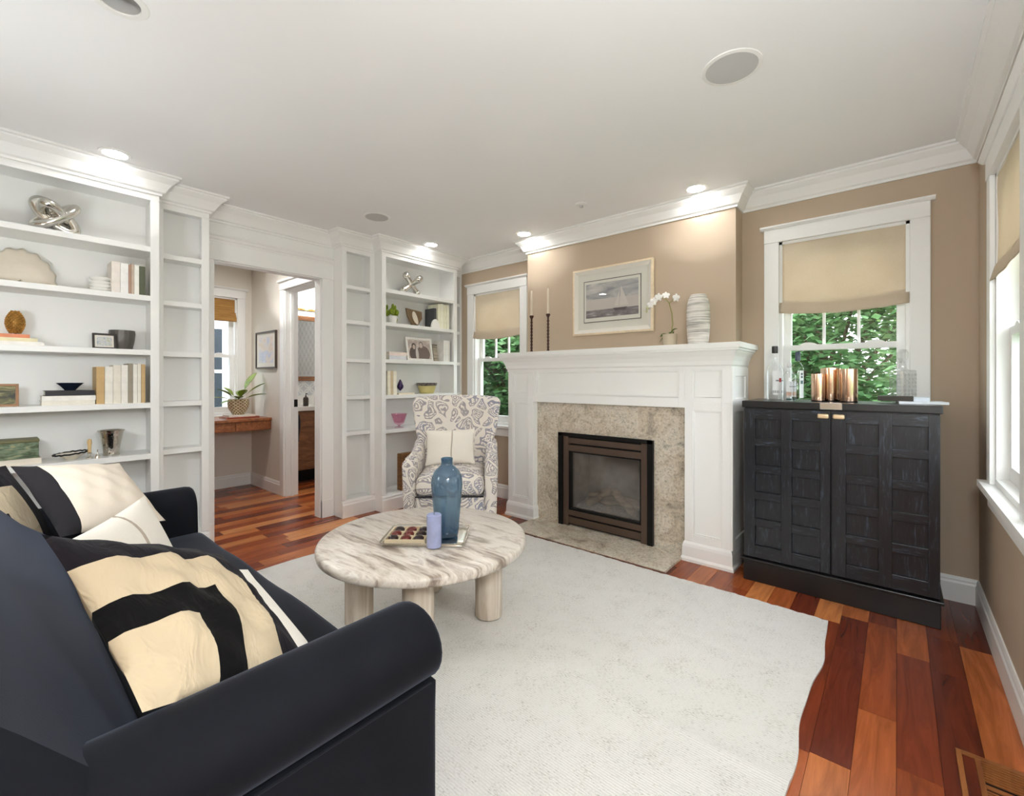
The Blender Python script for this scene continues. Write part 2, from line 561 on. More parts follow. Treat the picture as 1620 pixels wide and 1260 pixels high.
def box(name, mat, x0, x1, y0, y1, z0, z1, parent=None, bevel=0.0, **kw):
    return MB().box(x0, x1, y0, y1, z0, z1).build(name, mat, parent, bevel=bevel, **kw)
def tag(o, label, cat, group=None):
    o['label'] = label; o['category'] = cat
    if group: o['group'] = group
    return o
def thing(name, label, cat, loc=(0, 0, 0), rotz=0.0, group=None):
    o = bpy.data.objects.new(name, None); COL.objects.link(o)
    o.location = loc; o.rotation_euler = (0, 0, rotz); o.empty_display_size = 0.1
    return tag(o, label, cat, group)
def struct(o):
    o['kind'] = 'structure'; return o
def sroot(name, loc=(0, 0, 0), rotz=0.0):
    o = bpy.data.objects.new(name, None); COL.objects.link(o)
    o.location = loc; o.rotation_euler = (0, 0, rotz); o.empty_display_size = 0.1
    return struct(o)
def copy_tree(o, parent=None):
    c = o.copy(); COL.objects.link(c); c.parent = parent
    for ch in list(o.children):
        copy_tree(ch, c)
    return c

# ================================================================== THE SETTING
ZC = 2.57                      # ceiling
YB = 3.566                     # fireplace-side wall
XR = 0.342                     # window wall on the right
YF = -0.40                     # wall behind the camera
XL = -3.95                     # bookcase wall
def panels(u0, u1, z0, z1, holes):
    """Rectangles that fill a wall around its openings."""
    us = sorted({u0, u1, *[h[0] for h in holes], *[h[1] for h in holes]})
    out = []
    for a, b in zip(us, us[1:]):
        zs = [(z0, z1)]
        for h in holes:
            if h[0] <= a and h[1] >= b:
                zs = [q for s_ in zs for q in ((s_[0], min(s_[1], h[2])), (max(s_[0], h[3]), s_[1])) if q[1] - q[0] > 1e-4]
        out += [(a, b, *q) for q in zs]
    return out
def wall(name, axis, lo, hi, u0, u1, mat, holes=(), z1=ZC + 0.06):
    mb = MB()
    for a, b, c, d in panels(u0, u1, -0.05, z1, holes):
        if axis == 'y': mb.box(a, b, lo, hi, c, d)
        else: mb.box(lo, hi, a, b, c, d)
    return struct(mb.build(name, mat))
WZ0, WZ1 = 0.79, 2.19
WIN_R = (-0.620, 0.055); WIN_L = (-3.593, -2.918)
wall('wall_back', 'y', YB, YB + 0.13, -4.05, XR + 0.13, 'tan', [(*WIN_R, WZ0, WZ1), (*WIN_L, WZ0, WZ1)])
wall('wall_right', 'x', XR, XR + 0.13, YF - 0.13, YB, 'tan', [(2.34, 3.015, WZ0, WZ1), (1.575, 2.25, WZ0, WZ1)])
wall('wall_front', 'y', YF - 0.13, YF, -6.1, XR, 'tan')
wall('wall_left', 'x', XL - 0.10, XL, YF, YB, 'white', [(1.143, 1.985, -0.05, 2.155)])
wall('wall_chimney', 'y', 3.40, YB, -2.70, -0.855, 'tan', [(-2.20, -1.37, -0.05, 0.80)])
wall('wall_hall_window', 'x', -6.01, -5.88, YF, 2.10, 'hall', [(1.265, 1.94, 0.86, WZ1)])
wall('wall_hall_side', 'y', 2.10, 2.23, -6.01, XL - 0.10, 'hall', [(-4.96, -4.15, -0.05, 2.20)])

# wallpaper of small scallops in the bathroom
t = NT('scallop_wallpaper')
v = t.coord('World')
s = t.sep(v)
def scal(off_u, off_z):
    R_ = 0.075
    u = t.math('MULTIPLY', t.math('ADD', t.math('ADD', s[1], s[0]), off_u), 1 / (2 * R_)); z_ = t.math('MULTIPLY', t.math('ADD', s[2], off_z), 1 / (2 * R_))
    fu = t.math('SUBTRACT', t.math('FRACT', u), 0.5); fz = t.math('SUBTRACT', t.math('FRACT', z_), 0.5)
    d = t.math('SQRT', t.math('ADD', t.math('MULTIPLY', fu, fu), t.math('MULTIPLY', fz, fz)))
    return t.math('LESS_THAN', t.math('ABSOLUTE', t.math('SUBTRACT', d, 0.46)), 0.05)
ln = t.math('MAXIMUM', scal(0, 0), scal(0.075, 0.075))
t.col(t.mix(ln, rgb(206, 210, 212), rgb(232, 233, 232)))
t.set(Roughness=0.7)
M['wallpaper'] = t.m
wall('wall_bath_back', 'x', -6.11, -6.01, 2.23, 3.70, 'wallpaper')
wall('wall_bath_side', 'y', YB, YB + 0.13, -6.01, -4.05, 'wallpaper')

# ceiling with the hole of one recessed can
CAN = (-2.070, 0.315)
mb = MB()
h_ = 0.085
for a, b, c, d in ((-6.11, CAN[0] - h_, YF - 0.13, 3.70), (CAN[0] + h_, XR + 0.13, YF - 0.13, 3.70),
                   (CAN[0] - h_, CAN[0] + h_, YF - 0.13, CAN[1] - h_), (CAN[0] - h_, CAN[0] + h_, CAN[1] + h_, 3.70)):
    mb.box(a, b, c, d, ZC, ZC + 0.08)
# square-to-round filler around the can
n = 32; rc = 0.058
sq = []; ci = []
for i in range(n):
    a = 2 * PI * i / n; c_, s_ = math.cos(a), math.sin(a); k = h_ / max(abs(c_), abs(s_))
    sq.append((CAN[0] + c_ * k, CAN[1] + s_ * k, ZC)); ci.append((CAN[0] + c_ * rc, CAN[1] + s_ * rc, ZC))
mb.add(sq + ci, [(i, (i + 1) % n, n + (i + 1) % n, n + i) for i in range(n)])
struct(mb.build('ceiling', 'ceil'))

# hardwood floor: sub-floor slab with single boards on it
fl = struct(box('floor', 'subfloor', -6.11, XR + 0.13, YF - 0.13, 3.70, -0.08, -0.008))
RUG = (-3.15, -0.26, 0.36, 2.822)
unit = MB().box(0, 1, 0, 1, 0, 1).mesh('plank'); unit.materials.append(M['floor'])
PW = 0.111
random.seed(21)
x = XR - 0.012
while x > -6.0:
    x0 = x - PW
    y = YF - random.random() * 0.5
    while y < YB:
        L = random.choice((0.35, 0.48, 0.62, 0.8, 1.05))
        y0, y1 = max(y, YF), min(y + L, YB)
        y += L
        if y1 - y0 < 0.03: continue
        xm, hid = x0 + PW / 2, False
        if x0 > RUG[0] + 0.06 and x < RUG[1] - 0.06 and y0 > RUG[2] + 0.05 and y1 < RUG[3] - 0.06: hid = True     # wholly under the rug
        if x < -3.72 and x0 > -3.95 and (y1 < 1.0 or y0 > 2.15): hid = True                               # under the bookcases
        if -3.95 > x0 and (y1 < 0.55): hid = True                                                        # hall floor no one sees
        if x0 < -4.05 and y0 > 2.2 and x0 < -5.45: hid = True
        if -2.42 < x0 and x < -1.16 and y0 > 2.9: hid = True                                             # under the hearth
        if x0 > -3.1 and x < -0.9 and y1 < 0.7: hid = True                                               # under the sofa
        if hid: continue
        o = bpy.data.objects.new('plank', unit); COL.objects.link(o)
        o.parent = fl
        o.location = (x0 + 0.0006, y0 + 0.0006, -0.008)
        o.scale = (PW - 0.0012, y1 - y0 - 0.0012, 0.008 - random.random() * 0.0005)
    x -= PW

# crown moulding round the whole room
crown = [(0, -0.126), (0.012, -0.126), (0.013, -0.112), (0.026, -0.104), (0.036, -0.086), (0.056, -0.054), (0.078, -0.034),
         (0.086, -0.026), (0.086, -0.016), (0.10, -0.012), (0.10, 0.0), (0, 0)]
BX, TX = -3.67, -3.79           # face of the wide bookcases, face of the narrow ones
path = [(XR, YF), (XR, YB), (-0.855, YB), (-0.855, 3.40), (-2.70, 3.40), (-2.70, YB), (TX, YB), (TX, 3.38), (BX, 3.38), (BX, 2.431),
        (TX, 2.431), (TX, 2.099), (XL, 2.099), (XL, 1.072), (TX, 1.072), (TX, 0.757), (BX, 0.757), (BX, -0.192), (TX, -0.192), (TX, YF)]
struct(MB().mold(path, [(o, ZC + z) for o, z in crown], True).build('trim_1', 'white'))

# baseboards
bb = [(0, 0), (0.016, 0), (0.016, 0.105), (0.011, 0.115), (0.011, 0.125), (0.006, 0.14), (0, 0.14)]
struct(MB().mold([(XR, YF), (XR, YB)], bb).build('baseboard_right', 'white'))
struct(MB().mold([(XR, YB), (-0.82, YB)], bb).build('baseboard_back', 'white'))
struct(MB().mold([(-2.745, YB), (TX, YB)], bb).build('baseboard_alcove', 'white'))
struct(MB().mold([(-5.055, 2.10), (-5.88, 2.10), (-5.88, YF)], bb).build('baseboard_hall', 'white'))

# cased opening to the hall
op = sroot('trim_2')
for s_, (a, b) in enumerate(((1.075, 1.143), (1.985, 2.096))):
    box('casing', 'white', XL, XL + 0.02, a, b, 0, 2.155, op, 0.003)
    box('plinth', 'white', XL, XL + 0.026, a, b, 0, 0.16, op, 0.003)
box('head_casing', 'white', XL, XL + 0.022, 1.075, 2.096, 2.155, 2.295, op, 0.003)
MB().mold([(XL + 0.001, 2.096), (XL + 0.001, 1.075)], [(0, 2.290), (0.026, 2.290), (0.030, 2.302), (0.042, 2.312), (0.046, 2.328), (0.030, 2.340), (0.022, 2.352), (0, 2.352)]).build('head_mould', 'white', op)
box('jamb', 'white', XL - 0.101, XL + 0.001, 1.143, 1.151, 0, 2.155, op)
box('jamb', 'white', XL - 0.101, XL + 0.001, 1.977, 1.985, 0, 2.155, op)
box('jamb_head', 'white', XL - 0.101, XL + 0.001, 1.143, 1.985, 2.147, 2.156, op)

# doorway from the hall to the bathroom
dr = sroot('door_1')
box('casing', 'white', -5.05, -4.96, 2.08, 2.10, 0, 2.20, dr, 0.003)
box('casing', 'white', -4.15, -4.06, 2.08, 2.10, 0, 2.20, dr, 0.003)
box('head_casing', 'white', -5.05, -4.06, 2.076, 2.10, 2.20, 2.285, dr, 0.003)
box('head_cap', 'white', -5.075, -4.05, 2.055, 2.10, 2.280, 2.302, dr, 0.003)
for a, b in ((-4.961, -4.945), (-4.165, -4.149)):
    box('jamb', 'white', a, b, 2.099, 2.231, 0, 2.20, dr)
box('door_stop', 'white', -4.946, -4.930, 2.150, 2.180, 0, 2.20, dr)
box('jamb_head', 'white', -4.96, -4.15, 2.099, 2.231, 2.19, 2.201, dr)
box('latch_plate', 'black', -4.946, -4.936, 2.186, 2.222, 0.95, 1.03, dr, 0.002)

# double-hung windows
def window(name, loc, rotz, w=0.675, z0=WZ0, z1=WZ1, rail=1.445, cas=0.09, rows=2, left=True, right=True):
    # left / right: False where the next window of a pair carries on
    r = sroot(name, loc, rotz)
    st = z0 - 0.025
    cl = cas if left else 0.0; hl = 0.03 if left else 0.0; hr = 0.03 if right else 0.0
    for a, b in (((-cas, 0), (w, w + cas)) if left else ((w, w + cas),)):
        box('casing', 'white', a, b, -0.020, 0, st, z1, r, 0.003)
    hc = box('head_casing', 'white', -cl, w + cas, -0.024, 0, z1, z1 + 0.097, r, 0.003 if left and right else 0)
    MB().prism([(0, z1 + 0.090), (-0.030, z1 + 0.090), (-0.046, z1 + 0.102), (-0.046, z1 + 0.112), (0, z1 + 0.112)], 'x', -cl - hl * 0.7, w + cas + hr * 0.7).build('head_cap', 'white', hc)
    box('stool', 'white', -cl - hl, w + cas + hr, -0.050, 0.0, st - 0.03, st, r, 0.005 if left and right else 0)
    box('sill_board', 'white', 0.0005, w - 0.0005, -0.002, 0.127, st + 0.0005, st + 0.0275, r)
    box('apron', 'white', -cl + (0.01 if left else 0), w + cas - (0.01 if right else 0), -0.018, 0, st - 0.115, st - 0.03, r, 0.003)
    for a, b in ((0, 0.018), (w - 0.018, w)):
        box('jamb', 'white', a, b, 0.0, 0.129, z0, z1, r)
    box('jamb_head', 'white', 0, w, 0, 0.129, z1 - 0.018, z1, r)
    a0, a1 = 0.018, w - 0.018; sw = 0.042
    def sash(nm, ya, yb, za, zb, br, tr, cols, rws):
        f = MB().box(a0, a0 + sw, ya, yb, za, zb).box(a1 - sw, a1, ya, yb, za, zb).box(a0 + sw, a1 - sw, ya, yb, za, za + br).box(a0 + sw, a1 - sw, ya, yb, zb - tr, zb)
        so = f.build(nm, 'white', r)
        ga, gb, gz0, gz1 = a0 + sw, a1 - sw, za + br, zb - tr
        ym = (ya + yb) / 2
        for i in range(1, cols):
            xm_ = ga + (gb - ga) * i / cols
            box('muntin', 'white', xm_ - 0.008, xm_ + 0.008, ya + 0.005, yb - 0.005, gz0, gz1, so)
        for j in range(1, rws):
            zm_ = gz0 + (gz1 - gz0) * j / rws
            box('muntin', 'white', ga, gb, ya + 0.006, yb - 0.006, zm_ - 0.008, zm_ + 0.008, so)
        for i in range(cols):
            for j in range(rws):
                xa = ga + (gb - ga) * i / cols; xb = ga + (gb - ga) * (i + 1) / cols
                za_ = gz0 + (gz1 - gz0) * j / rws; zb_ = gz0 + (gz1 - gz0) * (j + 1) / rws
                MB().add([(xa, ym, za_), (xb, ym, za_), (xb, ym, zb_), (xa, ym, zb_)], [(0, 1, 2, 3)]).build('pane', 'pane', so)
        return so
    sash('upper_sash', 0.080, 0.112, rail, z1 - 0.018, 0.036, 0.045, 3, rows)
    sash('lower_sash', 0.042, 0.074, st + 0.028, rail + 0.036, 0.065, 0.036, 1, 1)
    for k in (0.24, 0.76):
        MB().prism([(-0.05, 0), (0.05, 0), (0.035, 0.010), (0.012, 0.016), (-0.012, 0.016), (-0.035, 0.010)], 'y', 0.044, 0.066).move(Matrix.Translation((w * k, 0, rail + 0.036))).build('sash_lock', 'white', r)
    return r
window('window_1', (WIN_R[0], YB, 0), 0)
window('window_2', (WIN_L[0], YB, 0), 0)
window('window_3', (XR, 3.015, 0), -PI / 2, right=False)
window('window_4', (XR, 2.25, 0), -PI / 2, left=False)
window('window_5', (-5.88, 1.265, 0), PI / 2, z0=0.86, rail=1.50, rows=1)

# relaxed roman shades
def shade(name, label, cat, loc, rotz, w=0.672, ztop=2.188, zbot=1.700, sag=0.035, mat='shade', group=None):
    def prof(s_):                                   # s 0..1 down the cloth -> (y, z); the hem folds under itself
        if s_ < 0.74:
            return (0.008, ztop - (ztop - zbot - 0.075) * s_ / 0.74)
        q = (s_ - 0.74) / 0.26
        a = q * 1.15 * PI
        return (0.002 - 0.016 * math.sin(min(a, PI)) - 0.004 * q + 0.018 * max(0, q - 0.6), zbot + 0.075 - 0.075 * math.sin(min(a, PI / 2)) + (0.06 * (1 - math.cos(a - PI / 2)) if a > PI / 2 else 0))
    def fn(u, v_):
        y, z = prof(v_)
        k = max(0.0, v_ - 0.55) / 0.45
        z -= sag * k * math.sin(PI * u)
        y -= 0.006 * k * math.sin(PI * u) + 0.002 * math.sin(17 * u + 9 * v_)
        return (w * u, y, z)
    o = MB().grid(20, 44, fn).build(name, mat, None, smooth=True, loc=loc, rot=(0, 0, rotz), angle=80)
    sd = o.modifiers.new('thick', 'SOLIDIFY'); sd.thickness = 0.003
    return tag(o, label, cat, group)
shade('roman_shade', 'beige linen roman shade in the window above the black cabinet', 'window shade', (WIN_R[0] + 0.0015, YB, 0), 0)
shade('roman_shade', 'beige linen roman shade in the window behind the paisley armchair', 'window shade', (WIN_L[0] + 0.0015, YB, 0), 0)
shade('roman_shade', 'beige linen roman shade on the side wall window at the right edge', 'window shade', (XR, 3.0135, 0), -PI / 2, sag=0.02)
shade('roman_shade', 'beige linen roman shade on the side wall nearest the camera', 'window shade', (XR, 2.2485, 0), -PI / 2)
M['bamboo'] = wood('woven_bamboo', rgb(140, 96, 44), rgb(196, 150, 84), (4, 4, 160), 0.8)
bs = thing('bamboo_shade', 'raised brown woven bamboo shade in the hall window', 'window shade', (-5.88, 1.271, 0), PI / 2)
box('slat_panel', 'bamboo', 0.004, 0.66, 0.012, 0.020, 1.99, 2.188, bs)
for i, (za, yy) in enumerate(((1.965, -0.004), (1.950, -0.016), (1.935, -0.026))):
    box('fold', 'bamboo', 0.004, 0.66, yy, yy + 0.020, za - 0.02, za + 0.055 - 0.01 * i, bs, 0.004)

# ------------------------------------------------------------------ ceiling fixtures
def downlight(x, y, label, strength, r=0.055, group='lit recessed ceiling lights'):
    t_ = thing('recessed_light', label, 'ceiling light', (x, y, ZC), 0, group)
    MB().lathe([(r, -0.0015), (r + 0.004, -0.006), (r + 0.020, -0.004), (r + 0.022, 0.0), (r, 0.0)], 36, caps=False).build('trim_ring', 'white', t_, True)
    MB().lathe([(0.0001, -0.003), (r, -0.003)], 36).build('lamp_lens', emit('lamp_glow', (1.0, 0.99, 0.965, 1), strength), t_)
    return t_
KL = 66.0
downlight(-3.485, 0.509, 'lit round ceiling light above the left bookcase crown', KL * 0.6)
downlight(-3.481, 2.863, 'lit round ceiling light above the bookcase behind the armchair', KL * 0.6)
downlight(-2.582, 3.199, 'lit round ceiling light above the candlesticks on the mantel', KL)
downlight(-1.061, 3.207, 'lit round ceiling light above the striped vase on the mantel', KL)
downlight(-4.75, 1.45, 'added unseen round ceiling light in the hall beyond the opening', 330.0, group='added hall fill light')  # unseen can, added to brighten the hall
def fill_globe(label, loc, rotz, strength=16.0, r_=0.13):
    # globe added out of view as fill light; local -y points into the room
    t_ = thing('fill_globe', label, 'wall light', loc, rotz, 'added fill light globes')
    MB().lathe([(0.055, 0), (0.055, 0.012), (0.02, 0.02)], 24).move(Matrix.Rotation(PI / 2, 4, 'X')).build('back_plate', 'brass', t_, True)
    MB().tube([(0, -0.01, 0), (0, -0.05, -0.06), (0, -0.15, -0.16), (0, -0.15, -0.13)], 0.008, 8).build('arm', 'brass', t_, True)
    MB().ball((0, -0.15, 0.0), r_, nu=28, nv=18).build('globe', emit('fill_glow', (0.86, 0.945, 1.0, 1), strength), t_, True)
fill_globe('added fill light globe on the window wall, nearer the windows', (XR, 0.40, 1.62), -PI / 2, 21.0)
fill_globe('added fill light globe on the window wall, beside the camera', (XR, -0.12, 1.62), -PI / 2, 10.0)
fill_globe('added fill light globe above the middle of the sofa', (-2.45, YF, 1.45), PI, 9.0)
rl = thing('recessed_light', 'unlit recessed ceiling can above the sofa, white trim', 'ceiling light', (CAN[0], CAN[1], ZC))
MB().lathe([(0.058, 0.0), (0.060, -0.005), (0.080, -0.004), (0.084, 0.0)], 40, caps=False).build('trim_ring', 'white', rl, True)
MB().lathe([(0.058, 0.0), (0.056, 0.05), (0.045, 0.095), (0.0, 0.10)], 40, caps=False).build('can_cone', 'grey_grille', rl, True)
def speaker(x, y, r, label):
    t_ = thing('ceiling_speaker', label, 'speaker', (x, y, ZC), 0, 'round ceiling speakers')
    MB().lathe([(r, 0.0), (r * 0.985, -0.003), (r * 0.86, -0.005), (r * 0.845, -0.003), (r * 0.84, 0)], 48, caps=False).build('bezel', 'white', t_, True)
    MB().lathe([(0.0001, -0.006), (r * 0.5, -0.0062), (r * 0.845, -0.0045)], 48).build('grille', 'grey_grille', t_, True)
speaker(-0.536, 2.065, 0.118, 'large round ceiling speaker nearest the camera, right of centre')
speaker(-3.228, 2.091, 0.106, 'round ceiling speaker near the narrow bookcase by the hall opening')
sm = thing('smoke_detector', 'small white detector on the ceiling in front of the chimney breast', 'detector', (-1.814, 2.937, ZC))
MB().lathe([(0.045, 0.0), (0.045, -0.006), (0.030, -0.012), (0.0, -0.013)], 28, caps=False).build('base', 'white', sm, True)
MB().lathe([(0.014, -0.012), (0.013, -0.026), (0.0, -0.028)], 20, caps=False).build('sensor', 'grey_grille', sm, True)

# ================================================================== BUILT-IN BOOKCASES
SH = (2.105, 1.788, 1.438, 1.097, 0.768)
def bookcase(label, y0, y1, xf, post=0.046, base_out=0.016, posts=(1, 1), name='bookcase'):
    t_ = thing(name, label, 'bookcase', (xf, (y0 + y1) / 2, 0))
    w_ = y1 - y0; a, b = -w_ / 2, w_ / 2; xb = XL - xf + 0.001
    box('back_panel', 'white', xb, xb + 0.012, a, b, 0, ZC, t_)
    for s_ in (0, 1):
        ya, yb = (a, a + 0.02) if s_ == 0 else (b - 0.02, b)
        if posts[s_]:
            box('side_panel', 'white', xb + 0.012, -0.02, ya, yb, 0, ZC - 0.001, t_)
            pa, pb = (a, a + post) if s_ == 0 else (b - post, b)
            box('face_post', 'white', -0.02, 0, pa, pb, 0.155, 2.405, t_, 0.002)
    pl, pr = (post if posts[0] else 0), (post if posts[1] else 0)
    box('header', 'white', -0.02, 0, a, b, 2.405, ZC - 0.001, t_, 0.002)
    box('top_board', 'white', xb + 0.012, -0.02, a + 0.02, b - 0.02, 2.43, 2.45, t_)
    for z in SH:
        box('shelf', 'white', xb + 0.012, -0.004, a + 0.021, b - 0.021, z - 0.034, z, t_, 0.002)
    box('bottom_board', 'white', xb + 0.012, -0.001, a + 0.021, b - 0.021, 0.12, 0.155, t_)
    MB().prism([(0, 0), (base_out, 0), (base_out, 0.112), (base_out * 0.6, 0.124), (base_out * 0.6, 0.136), (0.002, 0.150), (0, 0.150), (-0.02, 0.150), (-0.02, 0)], 'y', a, b).build('base_mould', 'white', t_)
    for z in (SH[0], SH[1], SH[2], SH[3]):
        for ya in (a + 0.028, b - 0.028):
            MB().box(-0.075, -0.065, ya - 0.007, ya + 0.007, z - 0.042, z - 0.035).build('shelf_pin', 'chrome', t_)
    return t_
bookcase('wide white built-in bookcase behind the sofa, at the left edge', -0.192, 0.757, BX)
bookcase('narrow empty built-in shelf tower left of the hall opening', 0.758, 1.072, TX)
bookcase('narrow empty built-in shelf tower right of the hall opening', 2.099, 2.430, TX)
bookcase('wide white built-in bookcase behind the paisley armchair', 2.431, 3.380, BX)
bookcase('narrow shelf tower in the corner beside the left alcove window', 3.381, YB - 0.001, TX, post=0.03)

# ================================================================== FIREPLACE
fm = thing('fireplace_mantel', 'white panelled wooden fireplace mantel with deep moulded shelf', 'mantel', (-1.7815, YB, 0))
def fb(name, x0, x1, y0, y1, z0, z1, parent=fm, bevel=0.002, mat='white'):
    return box(name, mat, x0 + 1.7815, x1 + 1.7815, y0 - YB, y1 - YB, z0, z1, parent, bevel)
def framed(parent, x0, x1, z0, z1, yf, sw=0.055, tw=0.055, bw=0.055, deep=0.014):
    """Recessed panel with stiles, rails and a thin inner bead."""
    fb('panel', x0, x1, yf + deep, yf + deep + 0.01, z0, z1, parent, 0)
    fb('stile', x0, x0 + sw, yf, yf + deep, z0, z1, parent); fb('stile', x1 - sw, x1, yf, yf + deep, z0, z1, parent)
    fb('rail', x0 + sw, x1 - sw, yf, yf + deep, z1 - tw, z1, parent); fb('rail', x0 + sw, x1 - sw, yf, yf + deep, z0, z0 + bw, parent)
    a, b, c, d = x0 + sw, x1 - sw, z0 + bw, z1 - tw; k = 0.010
    m_ = MB()
    for (p, q, r_, s_) in ((a, a + k, c, d), (b - k, b, c, d), (a + k, b - k, d - k, d), (a + k, b - k, c, c + k)):
        m_.box(p + 1.7815, q + 1.7815, yf + deep * 0.45 - YB, yf + deep - YB, r_, s_)
    m_.build('bead', 'white', parent, bevel=0.002)
for lx0, lx1 in ((-2.738, -2.447), (-1.123, -0.825)):
    lg = fb('leg', lx0, lx1, 3.185, YB - 0.001 if lx0 > -2 else 3.39, 0, 1.09, bevel=0)
    framed(lg, lx0, lx1, 0.13, 1.09, 3.16)
    pth = [(lx1 + 1.7815, 0 if lx0 > -2 else -0.34), (lx1 + 1.7815, 3.16 - YB), (lx0 + 1.7815, 3.16 - YB), (lx0 + 1.7815, -0.17)]
    MB().mold(pth, [(-0.02, 0.0), (0.022, 0), (0.022, 0.018), (0.014, 0.034), (0.012, 0.10), (0.008, 0.118), (0.002, 0.132), (-0.02, 0.132)][::-1]).build('plinth', 'white', lg)
# panelled return of the right leg
xr = -0.825
fb('side_stile', xr, xr + 0.012, 3.16, 3.225, 0.13, 1.33); fb('side_stile', xr, xr + 0.012, YB - 0.075, YB - 0.002, 0.13, 1.33)
fb('side_rail', xr, xr + 0.012, 3.225, YB - 0.075, 0.13, 0.19); fb('side_rail', xr, xr + 0.012, 3.225, YB - 0.075, 1.03, 1.12); fb('side_rail', xr, xr + 0.012, 3.225, YB - 0.075, 1.27, 1.33)
hd = fb('frieze', -2.738, -0.825, 3.185, 3.39, 1.05, 1.40, bevel=0)
fb('return_block', -2.738, -2.701, 3.39, YB - 0.001, 0, 1.40, bevel=0); fb('return_block', -0.854, -0.826, 3.39, YB - 0.001, 1.05, 1.40, bevel=0)
framed(hd, -2.738, -2.447, 1.09, 1.34, 3.16, tw=0.03, bw=0.035)
framed(hd, -1.123, -0.825, 1.09, 1.34, 3.16, tw=0.03, bw=0.035)
framed(hd, -2.447, -1.123, 1.05, 1.34, 3.16, sw=0.04, tw=0.03, bw=0.07)
cr = [(-0.02, 1.315), (0.004, 1.315), (0.006, 1.335), (0.014, 1.345), (0.018, 1.37), (0.030, 1.400), (0.046, 1.424), (0.052, 1.436), (0.060, 1.438), (0.060, 1.452), (-0.02, 1.452)]
pth = [(-0.825 + 1.7815, -0.001), (-0.825 + 1.7815, 3.16 - YB), (-2.738 + 1.7815, 3.16 - YB), (-2.738 + 1.7815, -0.001)]
MB().mold(pth, cr[::-1]).build('bed_mould', 'white', fm)
MB().box(-2.812 + 1.7815, -0.750 + 1.7815, 3.088 - YB, 3.399 - YB, 1.452, 1.487).box(-2.812 + 1.7815, -2.7005 + 1.7815, 3.399 - YB, -0.001, 1.452, 1.487).box(-0.8545 + 1.7815, -0.750 + 1.7815, 3.399 - YB, -0.001, 1.452, 1.487).build('mantel_shelf', 'white', fm)

sr = thing('fireplace_surround', 'speckled beige granite surround framing the firebox', 'fireplace surround', (-1.785, 3.22, 0))
MB().box(-0.661, -0.415, 0, 0.17, 0.02, 1.05).box(0.418, 0.661, 0, 0.17, 0.02, 1.05).box(-0.415, 0.418, 0, 0.17, 0.797, 1.05).build('stone_slab', 'granite', sr)
hs = thing('hearth_slab', 'flat granite hearth slab on the floor before the fire', 'hearth', (-1.79, 3.03, 0))
box('stone_slab', 'granite', -0.655, 0.655, -0.19, 0.36, 0.0, 0.020, hs, 0.003)
box('edge_strip', 'subfloor', -0.667, 0.667, -0.206, -0.19, 0.0, 0.012, hs, 0.002)
# gas insert
fi = thing('fireplace_insert', 'bronze and black gas fireplace insert with glass front', 'fireplace', (-1.784, 3.19, 0.02))
def ib(name, mat, x0, x1, y0, y1, z0, z1, bevel=0.002, parent=fi):
    return box(name, mat, x0, x1, y0, y1, z0, z1, parent, bevel)
a, b, zt = -0.417, 0.417, 0.777
MB().box(a, a + 0.042, 0, 0.06, 0, zt).box(b - 0.042, b, 0, 0.06, 0, zt).box(a, b, 0, 0.06, zt - 0.028, zt).build('outer_frame', 'black', fi, bevel=0.002)
ib('side_frame', 'bronze', a + 0.042, a + 0.095, 0.012, 0.06, 0, zt - 0.028, 0.003); ib('side_frame', 'bronze', b - 0.095, b - 0.042, 0.012, 0.06, 0, zt - 0.028, 0.003)
i0, i1 = a + 0.095, b - 0.095
ib('louvre', 'bronze', i0, i1, 0.014, 0.04, 0.692, 0.738); ib('louvre', 'bronze', i0, i1, 0.014, 0.04, 0.628, 0.678)
ib('louvre', 'bronze', i0, i1, 0.014, 0.04, 0.088, 0.132); ib('louvre', 'bronze', i0, i1, 0.014, 0.04, 0.020, 0.074)
ib('vent_back', 'black', i0, i1, 0.05, 0.06, 0.0, 0.14, 0); ib('vent_back', 'black', i0, i1, 0.05, 0.06, 0.625, 0.75, 0)
ib('inner_bead', 'black', i0, i0 + 0.012, 0.02, 0.06, 0.132, 0.628, 0); ib('inner_bead', 'black', i1 - 0.012, i1, 0.02, 0.06, 0.132, 0.628, 0)
ib('inner_bead', 'black', i0, i1, 0.02, 0.06, 0.132, 0.146, 0); ib('inner_bead', 'black', i0, i1, 0.02, 0.06, 0.616, 0.628, 0)
MB().add([(i0, 0.052, 0.14), (i1, 0.052, 0.14), (i1, 0.052, 0.62), (i0, 0.052, 0.62)], [(0, 1, 2, 3)]).build('glass_front', 'fireglass', fi)
M['firebrick'] = plain('fire_box_liner', rgb(150, 140, 132), 0.9, var=0.2, vs=14, bump=0.3, bs=40)
M['ash'] = plain('ember_bed', rgb(150, 140, 132), 0.95, var=0.35, vs=40, bump=0.8, bs=90)
M['log'] = wood('fire_log', rgb(96, 76, 60), rgb(190, 164, 136), (5, 5, 22), 0.9, bump=0.5)
MB().box(i0, i1, 0.34, 0.35, 0.0, 0.75).box(i0 - 0.01, i0, 0.06, 0.35, 0.0, 0.75).box(i1, i1 + 0.01, 0.06, 0.35, 0.0, 0.75).box(i0, i1, 0.06, 0.35, 0.74, 0.75).build('liner', 'firebrick', fi)
MB().grid(20, 8, lambda u, v_: (i0 + (i1 - i0) * u, 0.06 + 0.28 * v_, 0.12 + 0.06 * v_ + 0.012 * math.sin(31 * u + 5 * v_) * math.cos(17 * v_))).build('ember_bed', 'ash', fi, True)
